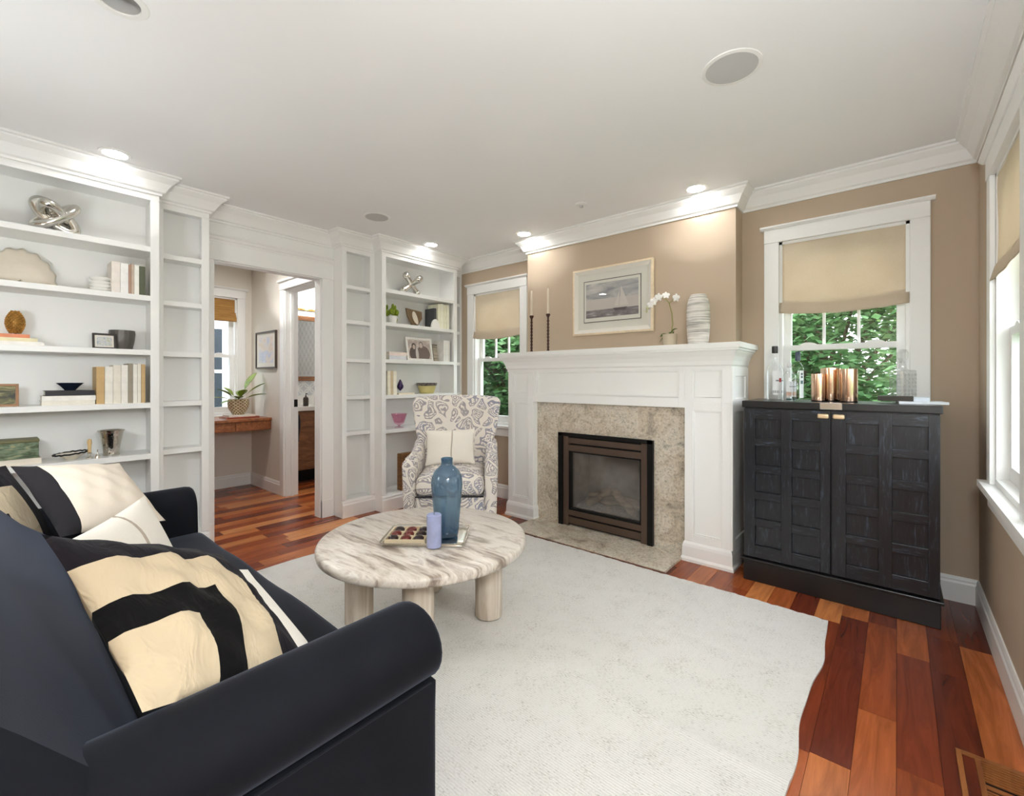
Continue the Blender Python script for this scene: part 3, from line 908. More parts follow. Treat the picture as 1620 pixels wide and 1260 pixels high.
for p, q, r_ in (((-0.25, 0.26, 0.20), (0.24, 0.24, 0.22), 0.045), ((-0.22, 0.16, 0.17), (-0.02, 0.20, 0.32), 0.034), ((0.02, 0.18, 0.30), (0.22, 0.13, 0.17), 0.036)):
    P, Q = Vector(p), Vector(q)
    MB().tube([P.lerp(Q, k / 6) + Vector((0, 0, 0.01 * math.sin(k * 2.1))) for k in range(7)], [r_ * (0.9 + 0.14 * math.sin(k * 1.7)) for k in range(7)], 10).build('log', 'log', fi, True)

# ================================================================== RUG
def rug_pt(u, v_, top):
    x0, x1, y0, y1 = RUG
    x = x0 + (x1 - x0) * u; y = y0 + (y1 - y0) * v_
    e = min(1, 12 * u, 12 * (1 - u)) 
    if u > 0.98: x += 0.011 * math.sin(8.2 * y + 0.6) + 0.003 * math.sin(19 * y)
    if u < 0.02: x += 0.008 * math.sin(8 * y)
    if v_ > 0.98: y += 0.003 * math.sin(50 * x) + 0.003 * math.sin(111 * x)
    z = 0.010
    for yc, a in ((1.02, 0.004), (1.62, 0.006), (2.22, 0.003)):          # soft folds left from storage
        z += a * math.exp(-((y - yc - 0.02 * math.sin(3 * x)) / 0.022) ** 2)
    z += 0.0015 * math.sin(6 * x + 2 * y) * math.sin(5 * y)
    return (x, y, z if top else 0.001)
NU, NV = 120, 130
mb = MB().grid(NU, NV, lambda u, v_: rug_pt(u, v_, True))
rim = [(i, 0) for i in range(NU)] + [(NU, j) for j in range(NV)] + [(i, NV) for i in range(NU, 0, -1)] + [(0, j) for j in range(NV, 0, -1)]
tp = [rug_pt(i / NU, j / NV, True) for i, j in rim]; bt = [(p[0], p[1], 0.001) for p in tp]
k = len(tp)
mb.add(tp + bt, [(i, (i + 1) % k, k + (i + 1) % k, k + i) for i in range(k)])
tag(mb.build('area_rug', 'rug', None, True, angle=50), 'large off-white woven wool rug under the coffee table', 'rug')

# ================================================================== COFFEE TABLE
ct = thing('coffee_table', 'round streaked marble coffee table on four pale oak column legs', 'coffee table', (-1.858, 1.487, 0.0165))
r = 0.522
MB().lathe([(0.0, 0.386), (r - 0.012, 0.386), (r - 0.003, 0.390), (r, 0.400), (r, 0.416), (r - 0.004, 0.425), (r - 0.014, 0.430), (0.0, 0.430)], 96, caps=False).build('table_top', 'marble', ct, True, angle=50)
for dx, dy in ((-0.228, -0.238), (0.228, 0.238), (0.238, -0.228), (-0.238, 0.228)):
    MB().lathe([(0.066, 0.0), (0.070, 0.004), (0.070, 0.386)], 40).build('leg', 'pale_oak', ct, True, loc=(dx, dy, 0))
ZT = 0.4467
tr = thing('serving_tray', 'rectangular silver tray with beaded rim on the coffee table', 'tray', (-1.816, 1.468, ZT), math.radians(39.7))
w_, d_ = 0.205, 0.143
MB().rbox(w_ - 0.012, d_ - 0.012, 0.003, 0.0025, (0, 0, 0.004), 2, 4).build('tray_base', 'silver', tr, True)
def rr(w0, d0, rad, n=6):
    out = []
    for cx, cy, a0 in ((w0 - rad, d0 - rad, 0), (-w0 + rad, d0 - rad, PI / 2), (-w0 + rad, -d0 + rad, PI), (w0 - rad, -d0 + rad, 1.5 * PI)):
        out += [(cx + rad * math.cos(a0 + PI / 2 * i / n), cy + rad * math.sin(a0 + PI / 2 * i / n)) for i in range(n + 1)]
    return out
o1, o2 = rr(w_ - 0.014, d_ - 0.014, 0.02), rr(w_, d_, 0.03)
k = len(o1)
MB().add([(x, y, 0.006) for x, y in o1] + [(x, y, 0.018) for x, y in o2] + [(x, y, 0.015) for x, y in o2], [(i, (i + 1) % k, k + (i + 1) % k, k + i) for i in range(k)] + [(k + i, k + (i + 1) % k, 2 * k + (i + 1) % k, 2 * k + i) for i in range(k)]).build('rim', 'silver', tr, True)
bd = MB()
per = [Vector((x, y, 0.018)) for x, y in o2]
acc = []
for i in range(k):
    p, q = per[i], per[(i + 1) % k]; n_ = max(1, int((q - p).length / 0.008))
    acc += [p.lerp(q, j / n_) for j in range(n_)]
for p in acc: bd.ball(p, 0.004, nu=6, nv=4)
bd.build('bead_edge', 'silver', tr, True)['kind'] = 'stuff'
ca, sa = math.cos(math.radians(39.7)), math.sin(math.radians(39.7))
def on_tray(lx, ly): return (-1.816 + lx * ca - ly * sa, 1.468 + lx * sa + ly * ca)
cbx, cby = on_tray(-0.088, -0.012)
M['card'] = plain('cream_card', rgb(222, 204, 172), 0.7)
M['choc_dark'] = plain('dark_chocolate', rgb(42, 22, 22), 0.3, var=0.2, vs=30)
M['choc_red'] = plain('red_chocolate', rgb(104, 34, 26), 0.3, var=0.2, vs=30)
cb = thing('chocolate_box', 'open cream tray of nine chocolates on the silver tray', 'chocolate box', (cbx, cby, ZT + 0.007), math.radians(39.7))
MB().box(-0.098, 0.098, -0.098, 0.098, 0, 0.004).box(-0.098, -0.094, -0.098, 0.098, 0.004, 0.020).box(0.094, 0.098, -0.098, 0.098, 0.004, 0.020).box(-0.094, 0.094, -0.098, -0.094, 0.004, 0.020).box(-0.094, 0.094, 0.094, 0.098, 0.004, 0.020).build('box_tray', 'card', cb)
MB().box(-0.094, 0.094, -0.0335, -0.0295, 0.004, 0.018).box(-0.094, 0.094, 0.0295, 0.0335, 0.004, 0.018).box(-0.0335, -0.0295, -0.094, 0.094, 0.004, 0.018).box(0.0295, 0.0335, -0.094, 0.094, 0.004, 0.018).build('divider', 'card', cb)
ordn = ('left', 'middle', 'right'); rown = ('front', 'centre', 'back')
for i in range(3):
    for j in range(3):
        lx, ly = (i - 1) * 0.063, (j - 1) * 0.063
        X, Y = cbx + lx * ca - ly * sa, cby + lx * sa + ly * ca
        red = (i == 1) or (i == 0 and j == 1)
        o = MB().lathe([(0.018, 0.0), (0.024, 0.006), (0.024, 0.014), (0.018, 0.022), (0.008, 0.025), (0, 0.0255)], 16, caps=False).build('chocolate', 'choc_red' if red else 'choc_dark', None, True, loc=(X, Y, ZT + 0.0112))
        tag(o, f"{'reddish' if red else 'dark'} round chocolate, {rown[j]} row, {ordn[i]} column of the box", 'chocolate', 'chocolates in the box')
vx, vy = -1.742, 1.535
vs_ = thing('glass_bottle', 'tall blue blown-glass bottle vase standing on the silver tray', 'bottle vase', (vx, vy, ZT + 0.0075))
prof = [(0.0, 0.002), (0.046, 0.0), (0.056, 0.006), (0.060, 0.03), (0.064, 0.09), (0.070, 0.16), (0.0765, 0.22), (0.080, 0.265), (0.076, 0.300), (0.062, 0.330), (0.042, 0.350), (0.030, 0.360), (0.0285, 0.372), (0.030, 0.394), (0.026, 0.396), (0.0245, 0.374), (0.026, 0.362), (0.040, 0.346), (0.072, 0.300), (0.076, 0.262), (0.066, 0.16), (0.056, 0.03), (0.0, 0.012)]
MB().lathe(prof, 48, caps=False).build('bottle_body', 'blueglass', vs_, True, angle=60)
M['lavender'] = plain('lavender_wax', rgb(160, 168, 206), 0.5, var=0.12, vs=25)
cd = thing('pillar_candle', 'lavender blue pillar candle in front of the blue bottle', 'candle', (-1.677, 1.397, ZT + 0.0075))
MB().lathe([(0.0335, 0), (0.0345, 0.002), (0.0345, 0.150), (0.031, 0.154), (0.0, 0.150)], 36, caps=False).build('wax', 'lavender', cd, True)
MB().tube([(0, 0, 0.150), (0.001, 0, 0.163)], 0.0012, 6).build('wick', 'black', cd)

# ================================================================== SOFA
XA, XB_ = -3.06, -0.865           # outer faces of the far and near arm
sf = thing('sofa', 'dark navy velvet sofa with rolled arms in the foreground', 'sofa', ((XA + XB_) / 2, 0.22, 0.0))
ox, oy = (XA + XB_) / 2, 0.22
def lx_(x): return x - ox
def ly_(y): return y - oy
FYS = 0.755
def arm(xin, xout, nm='arm'):
    """Arm in cross-section (x,z), rolled outwards at the top, swept along y with a rounded front."""
    s = 1 if xout > xin else -1
    wd = abs(xout - xin)
    rc = 0.095
    cx = xin + s * (wd * 0.52); cz = 0.567
    prof = []
    prof.append((xin, 0.12)); prof.append((xin, 0.30)); prof.append((xin + s * 0.002, 0.45)); 
    for i in range(17):
        a = math.radians(175 - i * 14.5)
        prof.append((cx + s * rc * 1.10 * math.cos(a), cz + rc * math.sin(a)))
    prof.append((xout - s * 0.028, 0.485)); prof.append((xout - s * 0.030, 0.40)); prof.append((xout - s * 0.030, 0.25)); prof.append((xout - s * 0.030, 0.12))
    c0 = Vector(((xin + xout) / 2, 0.42))
    ys = [(-0.24, 1.0)] + [(-0.24 + (FYS - 0.03 + 0.24) * i / 14, 1.0) for i in range(1, 15)] + [(FYS - 0.012, 0.985), (FYS - 0.002, 0.95), (FYS, 0.90)]
    k = len(prof); vs = []; fs = []
    for y, sc_ in ys:
        for p in prof:
            q = c0 + (Vector(p) - c0) * sc_
            vs.append((lx_(q.x), ly_(y), q.y if p[1] > 0.2 else p[1]))
    for i in range(len(ys) - 1):
        for j in range(k):
            a, b = i * k + j, i * k + (j + 1) % k
            fs.append((a, b, b + k, a + k))
    fs.append(tuple(range(k))); fs.append(tuple(range((len(ys) - 1) * k, len(ys) * k)))
    o = MB().add(vs, fs).build(nm, 'velvet', sf, True, angle=60)
    # welt under the roll, running the length of the outer side
    MB().tube([(lx_(xout - s * 0.029), ly_(-0.22 + (FYS + 0.20) * i / 10), 0.488) for i in range(11)], 0.004, 6).build('welt', 'velvet', o, True)
    return o
arm(-1.085, XB_)
arm(-2.84, XA)
# back, leaning and rolled over at the top
bp = [(0.24, 0.42), (0.225, 0.50), (0.18, 0.58), (0.105, 0.66), (0.035, 0.75), (-0.02, 0.815), (-0.075, 0.855), (-0.14, 0.87), (-0.20, 0.855), (-0.24, 0.81), (-0.262, 0.72), (-0.265, 0.5), (-0.265, 0.12), (0.10, 0.12), (0.20, 0.25)]
MB().prism([(ly_(y), z) for y, z in bp], 'x', lx_(XA + 0.03), lx_(XB_ - 0.03)).build('backrest', 'velvet', sf, True, bevel=0.045, angle=50)
# bench seat
def puff(q, u):
    q.z += 0.030 * max(0, 1 - u.x ** 4) * max(0, 1 - u.y ** 4) * (1 if u.z > 0 else 0.1)
    q.z += 0.004 * math.sin(11 * q.x + 4 * q.y) * math.sin(9 * q.y + 2) * (1 if u.z > 0 else 0)
    return q
MB().rbox((2.84 - 1.085) / 2 - 0.004, 0.33, 0.075, 0.045, (lx_((-2.84 - 1.085) / 2), ly_(0.445), 0.365), 4, 14, puff).build('seat_cushion', 'velvet', sf, True, angle=70)
MB().rbox((2.84 - 1.085) / 2 + 0.05, 0.45, 0.085, 0.02, (lx_((-2.84 - 1.085) / 2), ly_(0.28), 0.205), 3, 4).build('seat_frame', 'velvet', sf, True)
for x in (XA + 0.12, XB_ - 0.12):
    for y in (-0.18, 0.66):
        MB().lathe([(0.016, 0.012 if y > 0.3 else 0), (0.026, 0.125)], 16).build('leg', 'ebony_plain', sf, True, loc=(lx_(x), ly_(y), 0))

# ------------------------------------------------------------------ cushions
def cushion(w, h, t_, ear=0.045, n=26, wr=0.0):
    """Square knife-edge cushion in the local x-z plane, front towards local -y."""
    mb = MB()
    for side in (-1, 1):
        def fn(u, v_):
            a, b = 2 * u - 1, 2 * v_ - 1
            th = (max(0, 1 - abs(a) ** 2.2) * max(0, 1 - abs(b) ** 2.4)) ** 0.72
            pull = 1 - ear * ((1 - a * a) * abs(b) ** 3 * 0 + (1 - abs(b) ** 2) * abs(a) ** 3)
            pull2 = 1 - ear * (1 - abs(a) ** 2) * abs(b) ** 3
            y = side * t_ / 2 * th
            y += wr * 0.012 * math.sin(13 * a + 3 * b) * math.sin(7 * b + 1.3) * th * side
            return (a * w / 2 * pull, y, b * h / 2 * pull2)
        mb.grid(n, n, fn)
    return mb
def pose(o, c, e1, up):
    e1 = Vector(e1).normalized(); up = Vector(up); up = (up - e1 * up.dot(e1)).normalized()
    yv = up.cross(e1)
    m_ = Matrix(((e1.x, yv.x, up.x, c[0]), (e1.y, yv.y, up.y, c[1]), (e1.z, yv.z, up.z, c[2]), (0, 0, 0, 1)))
    o.matrix_world = m_
    o.location = m_.to_translation(); o.rotation_euler = m_.to_euler()
M['band'] = banded('banded_cushion_cloth', 0.5, 0.5)
M['band2'] = banded('banded_cushion_cloth_far', 0.44, 0.44)
big = cushion(0.5, 0.5, 0.14, wr=1.0).build('throw_pillow', 'band', None, True, angle=100)
pose(big, (-1.300, 0.335, 0.690), (-0.404, 0.811, -0.424), (-0.865, -0.187, 0.466))
tag(big, 'large cushion with broad cream and black bands nearest the camera', 'cushion', 'sofa cushions')
wp = cushion(0.5, 0.46, 0.10).build('throw_pillow', 'cream2', None, True, angle=100)
pose(wp, (-1.378, 0.428, 0.602), (-0.404, 0.811, -0.424), (-0.865, -0.187, 0.466))
tag(wp, 'plain white cushion half hidden behind the banded cushion', 'cushion', 'sofa cushions')
# far cushion: cream with one dark edge
t = NT('cream_cushion_dark_edge')
s = t.sep(t.coord('Object'))
dk = t.math('LESS_THAN', t.math('ADD', s[0], t.math('MULTIPLY', t.noise(t.coord('Object'), 8, 2), 0.01)), -0.135)
t.col(t.mix(dk, rgb(228, 216, 200), rgb(26, 23, 28))); t.set(Roughness=0.92)
t.bump(t.noise(t.coord('Object', (9, 9, 14)), 1.0, 3, 0.6, 0.4), 0.3, 0.012)
M['edge_cushion'] = t.m
fp = cushion(0.43, 0.43, 0.14, wr=0.5).build('throw_pillow', 'edge_cushion', None, True, angle=100)
pose(fp, (-2.76, 0.33, 0.725), (-0.45, 0.881, -0.148), (-0.751, -0.283, 0.597))
tag(fp, 'cream cushion with a single black edge at the far end of the sofa', 'cushion', 'sofa cushions')
fp2 = cushion(0.44, 0.44, 0.12).build('throw_pillow', 'band2', None, True, angle=100)
pose(fp2, (-2.78, 0.035, 0.70), (-0.8, 0.55, -0.1), (-0.4, -0.35, 0.8))
tag(fp2, 'banded cushion tucked behind the black-edged one, at the left edge', 'cushion', 'sofa cushions')
def lumbar(name, label, w=0.42, h=0.30):
    r_ = thing(name, label, 'cushion', group='small cream lumbar cushions')
    cushion(w, h, 0.12, ear=0.06).build('cover', 'cream2', r_, True, angle=100)
    pts = []
    for i in range(15):
        b = 2 * i / 14 - 1
        th = max(0, 1 - abs(b) ** 2.4) ** 0.72
        pts.append((0.015 + 0.004 * math.sin(3 * b), -0.06 * th - 0.0015, b * h / 2 * 0.94))
    MB().tube(pts, 0.0045, 6).build('seam', 'seam', r_, True, label='taupe stitched centre seam')
    return r_
lb = lumbar('lumbar_pillow', 'small cream lumbar cushion with a centre seam on the sofa')
pose(lb, (-2.100, 0.345, 0.625), (-0.769, 0.63, 0.109), (-0.20, -0.306, 0.90))

# ================================================================== ARMCHAIR
ac = thing('wing_armchair', 'cream armchair upholstered in blue paisley beside the fireplace', 'armchair', (-2.705, 2.455, 0.012), math.radians(43))
def acb(nm, mb, **kw): return mb.build(nm, 'paisley', ac, True, angle=75, **kw)
def back_fn(q, u):
    k = max(0.0, (q.z + 0.33) / 0.66)             # 0 at the seat, 1 at the top
    wdt = 0.90 + 0.22 * k ** 1.4 - 0.10 * math.exp(-((k - 0.32) / 0.2) ** 2)
    q.x *= wdt
    q.y += 0.16 * (k - 0.0) - 0.085 * abs(u.x) ** 3.2
    q.z += 0.018 * (1 - u.x * u.x) * (1 if u.z > 0.6 else 0)
    return q
acb('backrest', MB().rbox(0.345, 0.065, 0.345, 0.055, (0, 0.25, 0.735), 4, 10, back_fn))
def seat_fn(q, u):
    q.z += 0.030 * max(0, 1 - abs(u.x) ** 3) * max(0, 1 - abs(u.y) ** 3) * (1 if u.z > 0 else 0)
    return q
acb('seat_cushion', MB().rbox(0.248, 0.30, 0.072, 0.05, (0, -0.06, 0.458), 4, 8, seat_fn))
MB().tube([(x, -0.362, 0.388) for x in (-0.245, -0.1, 0.1, 0.245)], 0.006, 6).build('gap_shadow_strip', 'shadow_cloth', ac, True)  # dark strip standing in for the shade in the gap under the cushion
for s_ in (-1, 1):
    def arm_fn(q, u, s_=s_):
        k = (q.z + 0.27) / 0.54
        q.x += s_ * 0.018 * k
        q.z += 0.10 * max(0, u.y) ** 2 * max(0, u.z) - 0.012 * (u.y < -0.5)
        return q
    acb('arm', MB().rbox(0.050, 0.315, 0.265, 0.046, (s_ * 0.286, -0.025, 0.395), 4, 8, arm_fn))
acb('seat_rail', MB().rbox(0.248, 0.345, 0.125, 0.02, (0, -0.01, 0.255), 3, 4))
for x in (-0.27, 0.27):
    for y in (-0.30, 0.26):
        MB().lathe([(0.016, 0), (0.024, 0.14)], 14).build('leg', 'ebony_plain', ac, True, loc=(x, y, 0))
lc = lumbar('lumbar_pillow', 'small cream lumbar cushion with a centre seam on the paisley armchair', 0.40, 0.29)
cth, sth = math.cos(math.radians(43)), math.sin(math.radians(43))
def on_chair(x, y, z): return (-2.705 + x * cth - y * sth, 2.455 + x * sth + y * cth, z)
pose(lc, on_chair(-0.03, 0.045, 0.70), (cth, sth, 0.03), (-sth * 0.34, cth * 0.34, 0.94))

# ================================================================== BLACK CABINET
CX, CY = -0.285, 3.105
bc = thing('bar_cabinet', 'black cerused oak cabinet with twenty recessed door panels', 'cabinet', (CX, CY, 0))
box('body', 'ebony', -0.448, 0.448, 0.022, 0.40, 0.13, 1.075, bc, 0.002)
box('top', 'ebony_plain', -0.458, 0.458, -0.012, 0.405, 1.075, 1.115, bc, 0.004)
MB().box(-0.450, 0.450, -0.006, 0.40, 0.0, 0.125).box(-0.462, 0.462, -0.020, 0.40, 0.125, 0.140).build('plinth', 'ebony_plain', bc, bevel=0.003)
for s_, (a, b) in enumerate(((-0.447, -0.004), (0.004, 0.447))):
    dz0, dz1 = 0.150, 1.068
    d_ = box('door', 'ebony', a, b, 0.013, 0.024, dz0, dz1, bc)
    # 2 columns x 5 rows of panels
    mid = 0.055; edge = 0.062
    if s_ == 0: cols = ((a + edge, a + edge + 0.140), (a + edge + 0.140 + mid, a + edge + 0.28 + mid))
    else: cols = ((a + edge + 0.002, a + edge + 0.142), (a + edge + 0.142 + mid, a + edge + 0.282 + mid))
    xs = [a, cols[0][0], cols[0][1], cols[1][0], cols[1][1], b]
    for i in (0, 2, 4):
        box('stile', 'ebony', xs[i], xs[i + 1], -0.006, 0.013, dz0, dz1, d_, 0.0015)
    nrow = 5; ztop = dz1 - 0.062; zbot = dz0 + 0.075; gap = 0.046
    ph = (ztop - zbot - gap * (nrow - 1)) / nrow
    for (xa, xb) in cols:
        box('rail', 'ebony_h', xa, xb, -0.006, 0.013, ztop, dz1, d_, 0.0015)
        box('rail', 'ebony_h', xa, xb, -0.006, 0.013, dz0, zbot, d_, 0.0015)
        for r_ in range(nrow):
            z1_ = ztop - r_ * (ph + gap)
            if r_ < nrow - 1:
                box('rail', 'ebony_h', xa, xb, -0.006, 0.013, z1_ - ph - gap, z1_ - ph, d_, 0.0015)
            box('panel', 'ebony', xa + 0.002, xb - 0.002, 0.009, 0.0135, z1_ - ph + 0.002, z1_ - 0.002, d_)
M['bone'] = plain('pale_brass_pull', rgb(214, 186, 150), 0.35, 0.4)
for x in (-0.036, 0.036):
    MB().rbox(0.027, 0.010, 0.013, 0.008, (x, -0.018, 1.040), 3, 3).build('pull', 'bone', bc, True, label='pale rounded door pull')
box('lock_plate', 'chrome', -0.052, 0.052, -0.0145, -0.010, 1.078, 1.116, bc, 0.002)
box('lock_plate', 'chrome', -0.052, 0.052, -0.0145, 0.020, 1.1145, 1.1165, bc, 0.001)
ZK = 1.116
def bottle(label, x, y, r_, h, neck, cap, capcol, marks, shoulder=0.62, s_neck=0.30):
    b_ = thing('liquor_bottle', label, 'bottle', (x, y, ZK), 0.86, 'spirit bottles on the cabinet')
    hs = h * shoulder
    MB().lathe([(0, 0.003), (r_ * 0.92, 0), (r_, 0.006), (r_, hs), (r_ * 0.94, hs + r_ * 0.35), (r_ * 0.70, hs + r_ * 0.75), (neck, hs + r_ * 1.15), (neck, h - cap), (neck * 0.9, h - cap)], 32, caps=False).build('glass_body', 'clear', b_, True)
    MB().lathe([(neck * 1.08, h - cap), (neck * 1.12, h - cap + 0.003), (neck * 1.12, h - 0.002), (neck, h), (0, h)], 24, caps=False).build('cap', plain('bottle_cap', capcol, 0.35), b_, True)
    for (nm, z0, z1, aw, col) in marks:
        def fn(u, v_): 
            a = -PI / 2 + (u - 0.5) * aw
            return ((r_ + 0.0006) * math.cos(a), (r_ + 0.0006) * math.sin(a), z0 + (z1 - z0) * v_)
        MB().grid(10, 1, fn).build(nm, plain('label_ink', col, 0.6), b_, True)
    return b_
bottle('tall clear vodka bottle with black cap at the left of the cabinet', -0.600, 3.31, 0.046, 0.345, 0.016, 0.045, rgb(30, 24, 22),
       [('label', 0.035, 0.185, 1.9, rgb(226, 226, 226)), ('label_band', 0.045, 0.062, 2.0, rgb(24, 24, 26)), ('label_emblem', 0.115, 0.140, 0.35, rgb(150, 40, 36)), ('label_line', 0.120, 0.128, 1.2, rgb(90, 90, 96))], 0.56)
bottle('short clear bottle with peach-banded label between two taller bottles', -0.515, 3.27, 0.038, 0.235, 0.012, 0.03, rgb(206, 206, 206),
       [('label', 0.025, 0.120, 2.2, rgb(226, 228, 230)), ('label_band', 0.030, 0.055, 2.2, rgb(232, 180, 150)), ('label_foot', 0.004, 0.014, 2.2, rgb(30, 70, 66)), ('label_line', 0.085, 0.090, 1.3, rgb(120, 124, 130))], 0.60)
bottle('slim clear bottle with dark blue cap beside the copper canisters', -0.462, 3.22, 0.032, 0.300, 0.0125, 0.055, rgb(58, 70, 88),
       [('label', 0.02, 0.185, 0.9, rgb(224, 230, 230)), ('label_mark', 0.105, 0.125, 0.55, rgb(40, 92, 96)), ('label_letter', 0.140, 0.152, 0.4, rgb(60, 80, 90)), ('label_letter', 0.158, 0.170, 0.4, rgb(60, 80, 90))], 0.66)
def canister(label, x, y, r_, h, lidded):
    c_ = thing('copper_canister', label, 'canister', (x, y, ZK), 0, 'polished copper canisters')
    MB().lathe([(0, 0.001), (r_ * 0.96, 0.0), (r_, 0.006), (r_, h), (r_ - 0.002, h), (r_ - 0.002, 0.010), (0, 0.010)], 36, caps=False).build('cup', 'copper', c_, True)
    MB().lathe([(r_ * 1.01, 0.0), (r_ * 1.01, 0.007)], 36).build('foot_ring', 'black', c_, True)
    if lidded:
        MB().lathe([(r_ * 1.02, h), (r_ * 1.02, h + 0.008), (r_ * 0.5, h + 0.014), (0, h + 0.015)], 36, caps=False).build('lid', 'copper', c_, True)
canister('small copper cup at the left of the copper group', -0.362, 3.24, 0.034, 0.165, False)
canister('tall lidded copper canister in the middle of the copper group', -0.308, 3.32, 0.050, 0.190, True)
canister('wide bright copper cup at the right of the copper group', -0.216, 3.25, 0.043, 0.192, False)
dc = thing('crystal_decanter', 'square cut-crystal decanter with stopper on the cabinet', 'decanter', (0.022, 3.41, ZK), 0.75)
MB().rbox(0.045, 0.045, 0.092, 0.010, (0, 0, 0.094), 2, 6).build('body', 'crystal', dc)
for s_ in range(4):                                # diamond-cut facets on each face
    f_ = MB()
    for i in range(4):
        for j in range(7):
            x = -0.0315 + i * 0.021; z = 0.025 + j * 0.022
            f_.add([(x - 0.010, -0.0455, z), (x, -0.0455, z - 0.011), (x + 0.010, -0.0455, z), (x, -0.0455, z + 0.011), (x, -0.050, z)], [(0, 1, 4), (1, 2, 4), (2, 3, 4), (3, 0, 4)])
    o = f_.build('facets', 'crystal', dc, rot=(0, 0, s_ * PI / 2)); o['kind'] = 'stuff'
MB().lathe([(0.030, 0.184), (0.018, 0.195), (0.015, 0.225), (0.020, 0.234)], 20, caps=False).build('neck', 'crystal', dc, True)
MB().lathe([(0.010, 0.225), (0.014, 0.236), (0.026, 0.255), (0.027, 0.285), (0.018, 0.302), (0, 0.306)], 8, caps=False).build('stopper', 'crystal', dc)

# ------------------------------------------------------------------ books
def book(label, loc, th, h, d, col, rotz=0.0, flat=False, group=None, pages=(232, 226, 214), spine_out=True, tilt=0.0):
    """Hard-cover book. Upright: thickness along y, spine to +x. flat: lying, spine to +x."""
    b_ = thing('book', label, 'book', loc, rotz, group)
    if tilt: b_.rotation_euler = (tilt, 0, rotz)
    cm = plain('book_cover', rgb(*col), 0.6, var=0.08, vs=20); pm = plain('book_pages', rgb(*pages), 0.9, var=0.06, vs=60)
    c = 0.0022
    if flat:      # local: x depth(spine +), y length h, z thickness
        m1 = MB().box(-d, 0, -h / 2, h / 2, 0, c).box(-d, 0, -h / 2, h / 2, th - c, th).box(-c, 0, -h / 2, h / 2, c, th - c)
        m2 = MB().box(-d + 0.004, -c, -h / 2 + 0.004, h / 2 - 0.004, c, th - c)
    else:
        m1 = MB().box(-d, 0, -th / 2, -th / 2 + c, 0, h).box(-d, 0, th / 2 - c, th / 2, 0, h)
        if spine_out: m1.box(-c, 0, -th / 2 + c, th / 2 - c, 0, h)
        else: m1.box(-d, -d + c, -th / 2 + c, th / 2 - c, 0, h)
        m2 = MB().box(-d + 0.003, -0.003, -th / 2 + c, th / 2 - c, 0.003, h - 0.004)
    m1.build('cover', cm, b_); m2.build('pages', pm, b_)
    return b_
def flatbook(*a, **k): return book(*a, flat=True, **k)
# books under and beside the decanter
flatbook('thin white book at the bottom of the stack on the cabinet', (0.105, 3.235, ZK), 0.013, 0.20, 0.155, (226, 230, 236), rotz=-PI / 2 + 0.15, group='books on the cabinet')
flatbook('thick dark brown ribbed book on the cabinet stack', (-0.010, 3.250, ZK + 0.0135), 0.026, 0.150, 0.115, (52, 44, 36), rotz=-PI / 2, group='books on the cabinet')
flatbook('pale blue book at the right end of the cabinet stack', (0.098, 3.262, ZK + 0.0135), 0.022, 0.064, 0.10, (214, 222, 232), rotz=-PI / 2, group='books on the cabinet')

# ================================================================== MANTEL DISPLAY
ZM = 1.4875
def candlestick(x, y, label):
    c_ = thing('candlestick', label, 'candlestick', (x, y, ZM), 0, 'slender dark candlesticks')
    pr = [(0.0, 0.0), (0.038, 0.0), (0.036, 0.006), (0.014, 0.012), (0.010, 0.022)]
    for i in range(9):
        z = 0.035 + i * 0.029
        pr += [(0.008, z), (0.0125, z + 0.010), (0.008, z + 0.020)]
    pr += [(0.009, 0.310), (0.017, 0.322), (0.020, 0.336), (0.016, 0.340), (0, 0.338)]
    MB().lathe(pr, 20, caps=False).build('stick', plain('dark_turned_bronze', rgb(70, 46, 38), 0.35, 0.5), c_, True)
    MB().lathe([(0.0105, 0.336), (0.0085, 0.560), (0.003, 0.568), (0, 0.569)], 16, caps=False).build('taper_candle', plain('ivory_wax', rgb(222, 210, 192), 0.5), c_, True)
    MB().tube([(0, 0, 0.568), (0, 0, 0.578)], 0.001, 5).build('wick', 'black', c_)
candlestick(-2.535, 3.25, 'dark turned candlestick with ivory taper, farther from the picture')
candlestick(-2.350, 3.25, 'dark turned candlestick with ivory taper, nearer the picture')
# framed seascape
pf = thing('framed_picture', 'cream framed print of a sailing boat above the mantel', 'picture', (-1.803, 3.399, 1.909))
W2, H2 = 0.365, 0.284
def fr_rect(mb, w0, h0, w1, h1, y0, y1):
    """Mitred frame between an outer and an inner rectangle; y0 is the outer face depth, y1 the inner one."""
    o_ = [(-w0, -h0), (w0, -h0), (w0, h0), (-w0, h0)]; i_ = [(-w1, -h1), (w1, -h1), (w1, h1), (-w1, h1)]
    vs = [(x, y0, z) for x, z in o_] + [(x, y1, z) for x, z in i_] + [(x, 0, z) for x, z in o_]
    fs = []
    for k in range(4):
        n_ = (k + 1) % 4
        fs += [(k, n_, 4 + n_, 4 + k), (k, n_, 8 + n_, 8 + k)]
    return mb.add(vs, fs)
M['frame_cream'] = plain('cream_gilt_frame', rgb(226, 208, 178), 0.45, var=0.08, vs=40)
M['mat_board'] = plain('mat_board', rgb(226, 221, 212), 0.9, var=0.01)
MB().box(-W2, W2, -0.006, -0.001, -H2, H2).build('backing', 'mat_board', pf)
fr_rect(MB(), W2, H2, W2 - 0.016, H2 - 0.016, -0.030, -0.034).build('frame_outer', 'frame_cream', pf)
fr_rect(MB(), W2 - 0.016, H2 - 0.016, W2 - 0.048, H2 - 0.048, -0.034, -0.014).build('frame_inner', 'mat_board', pf)
mo = box('mat', 'mat_board', -W2 + 0.045, W2 - 0.045, -0.014, -0.010, -H2 + 0.045, H2 - 0.045, pf)
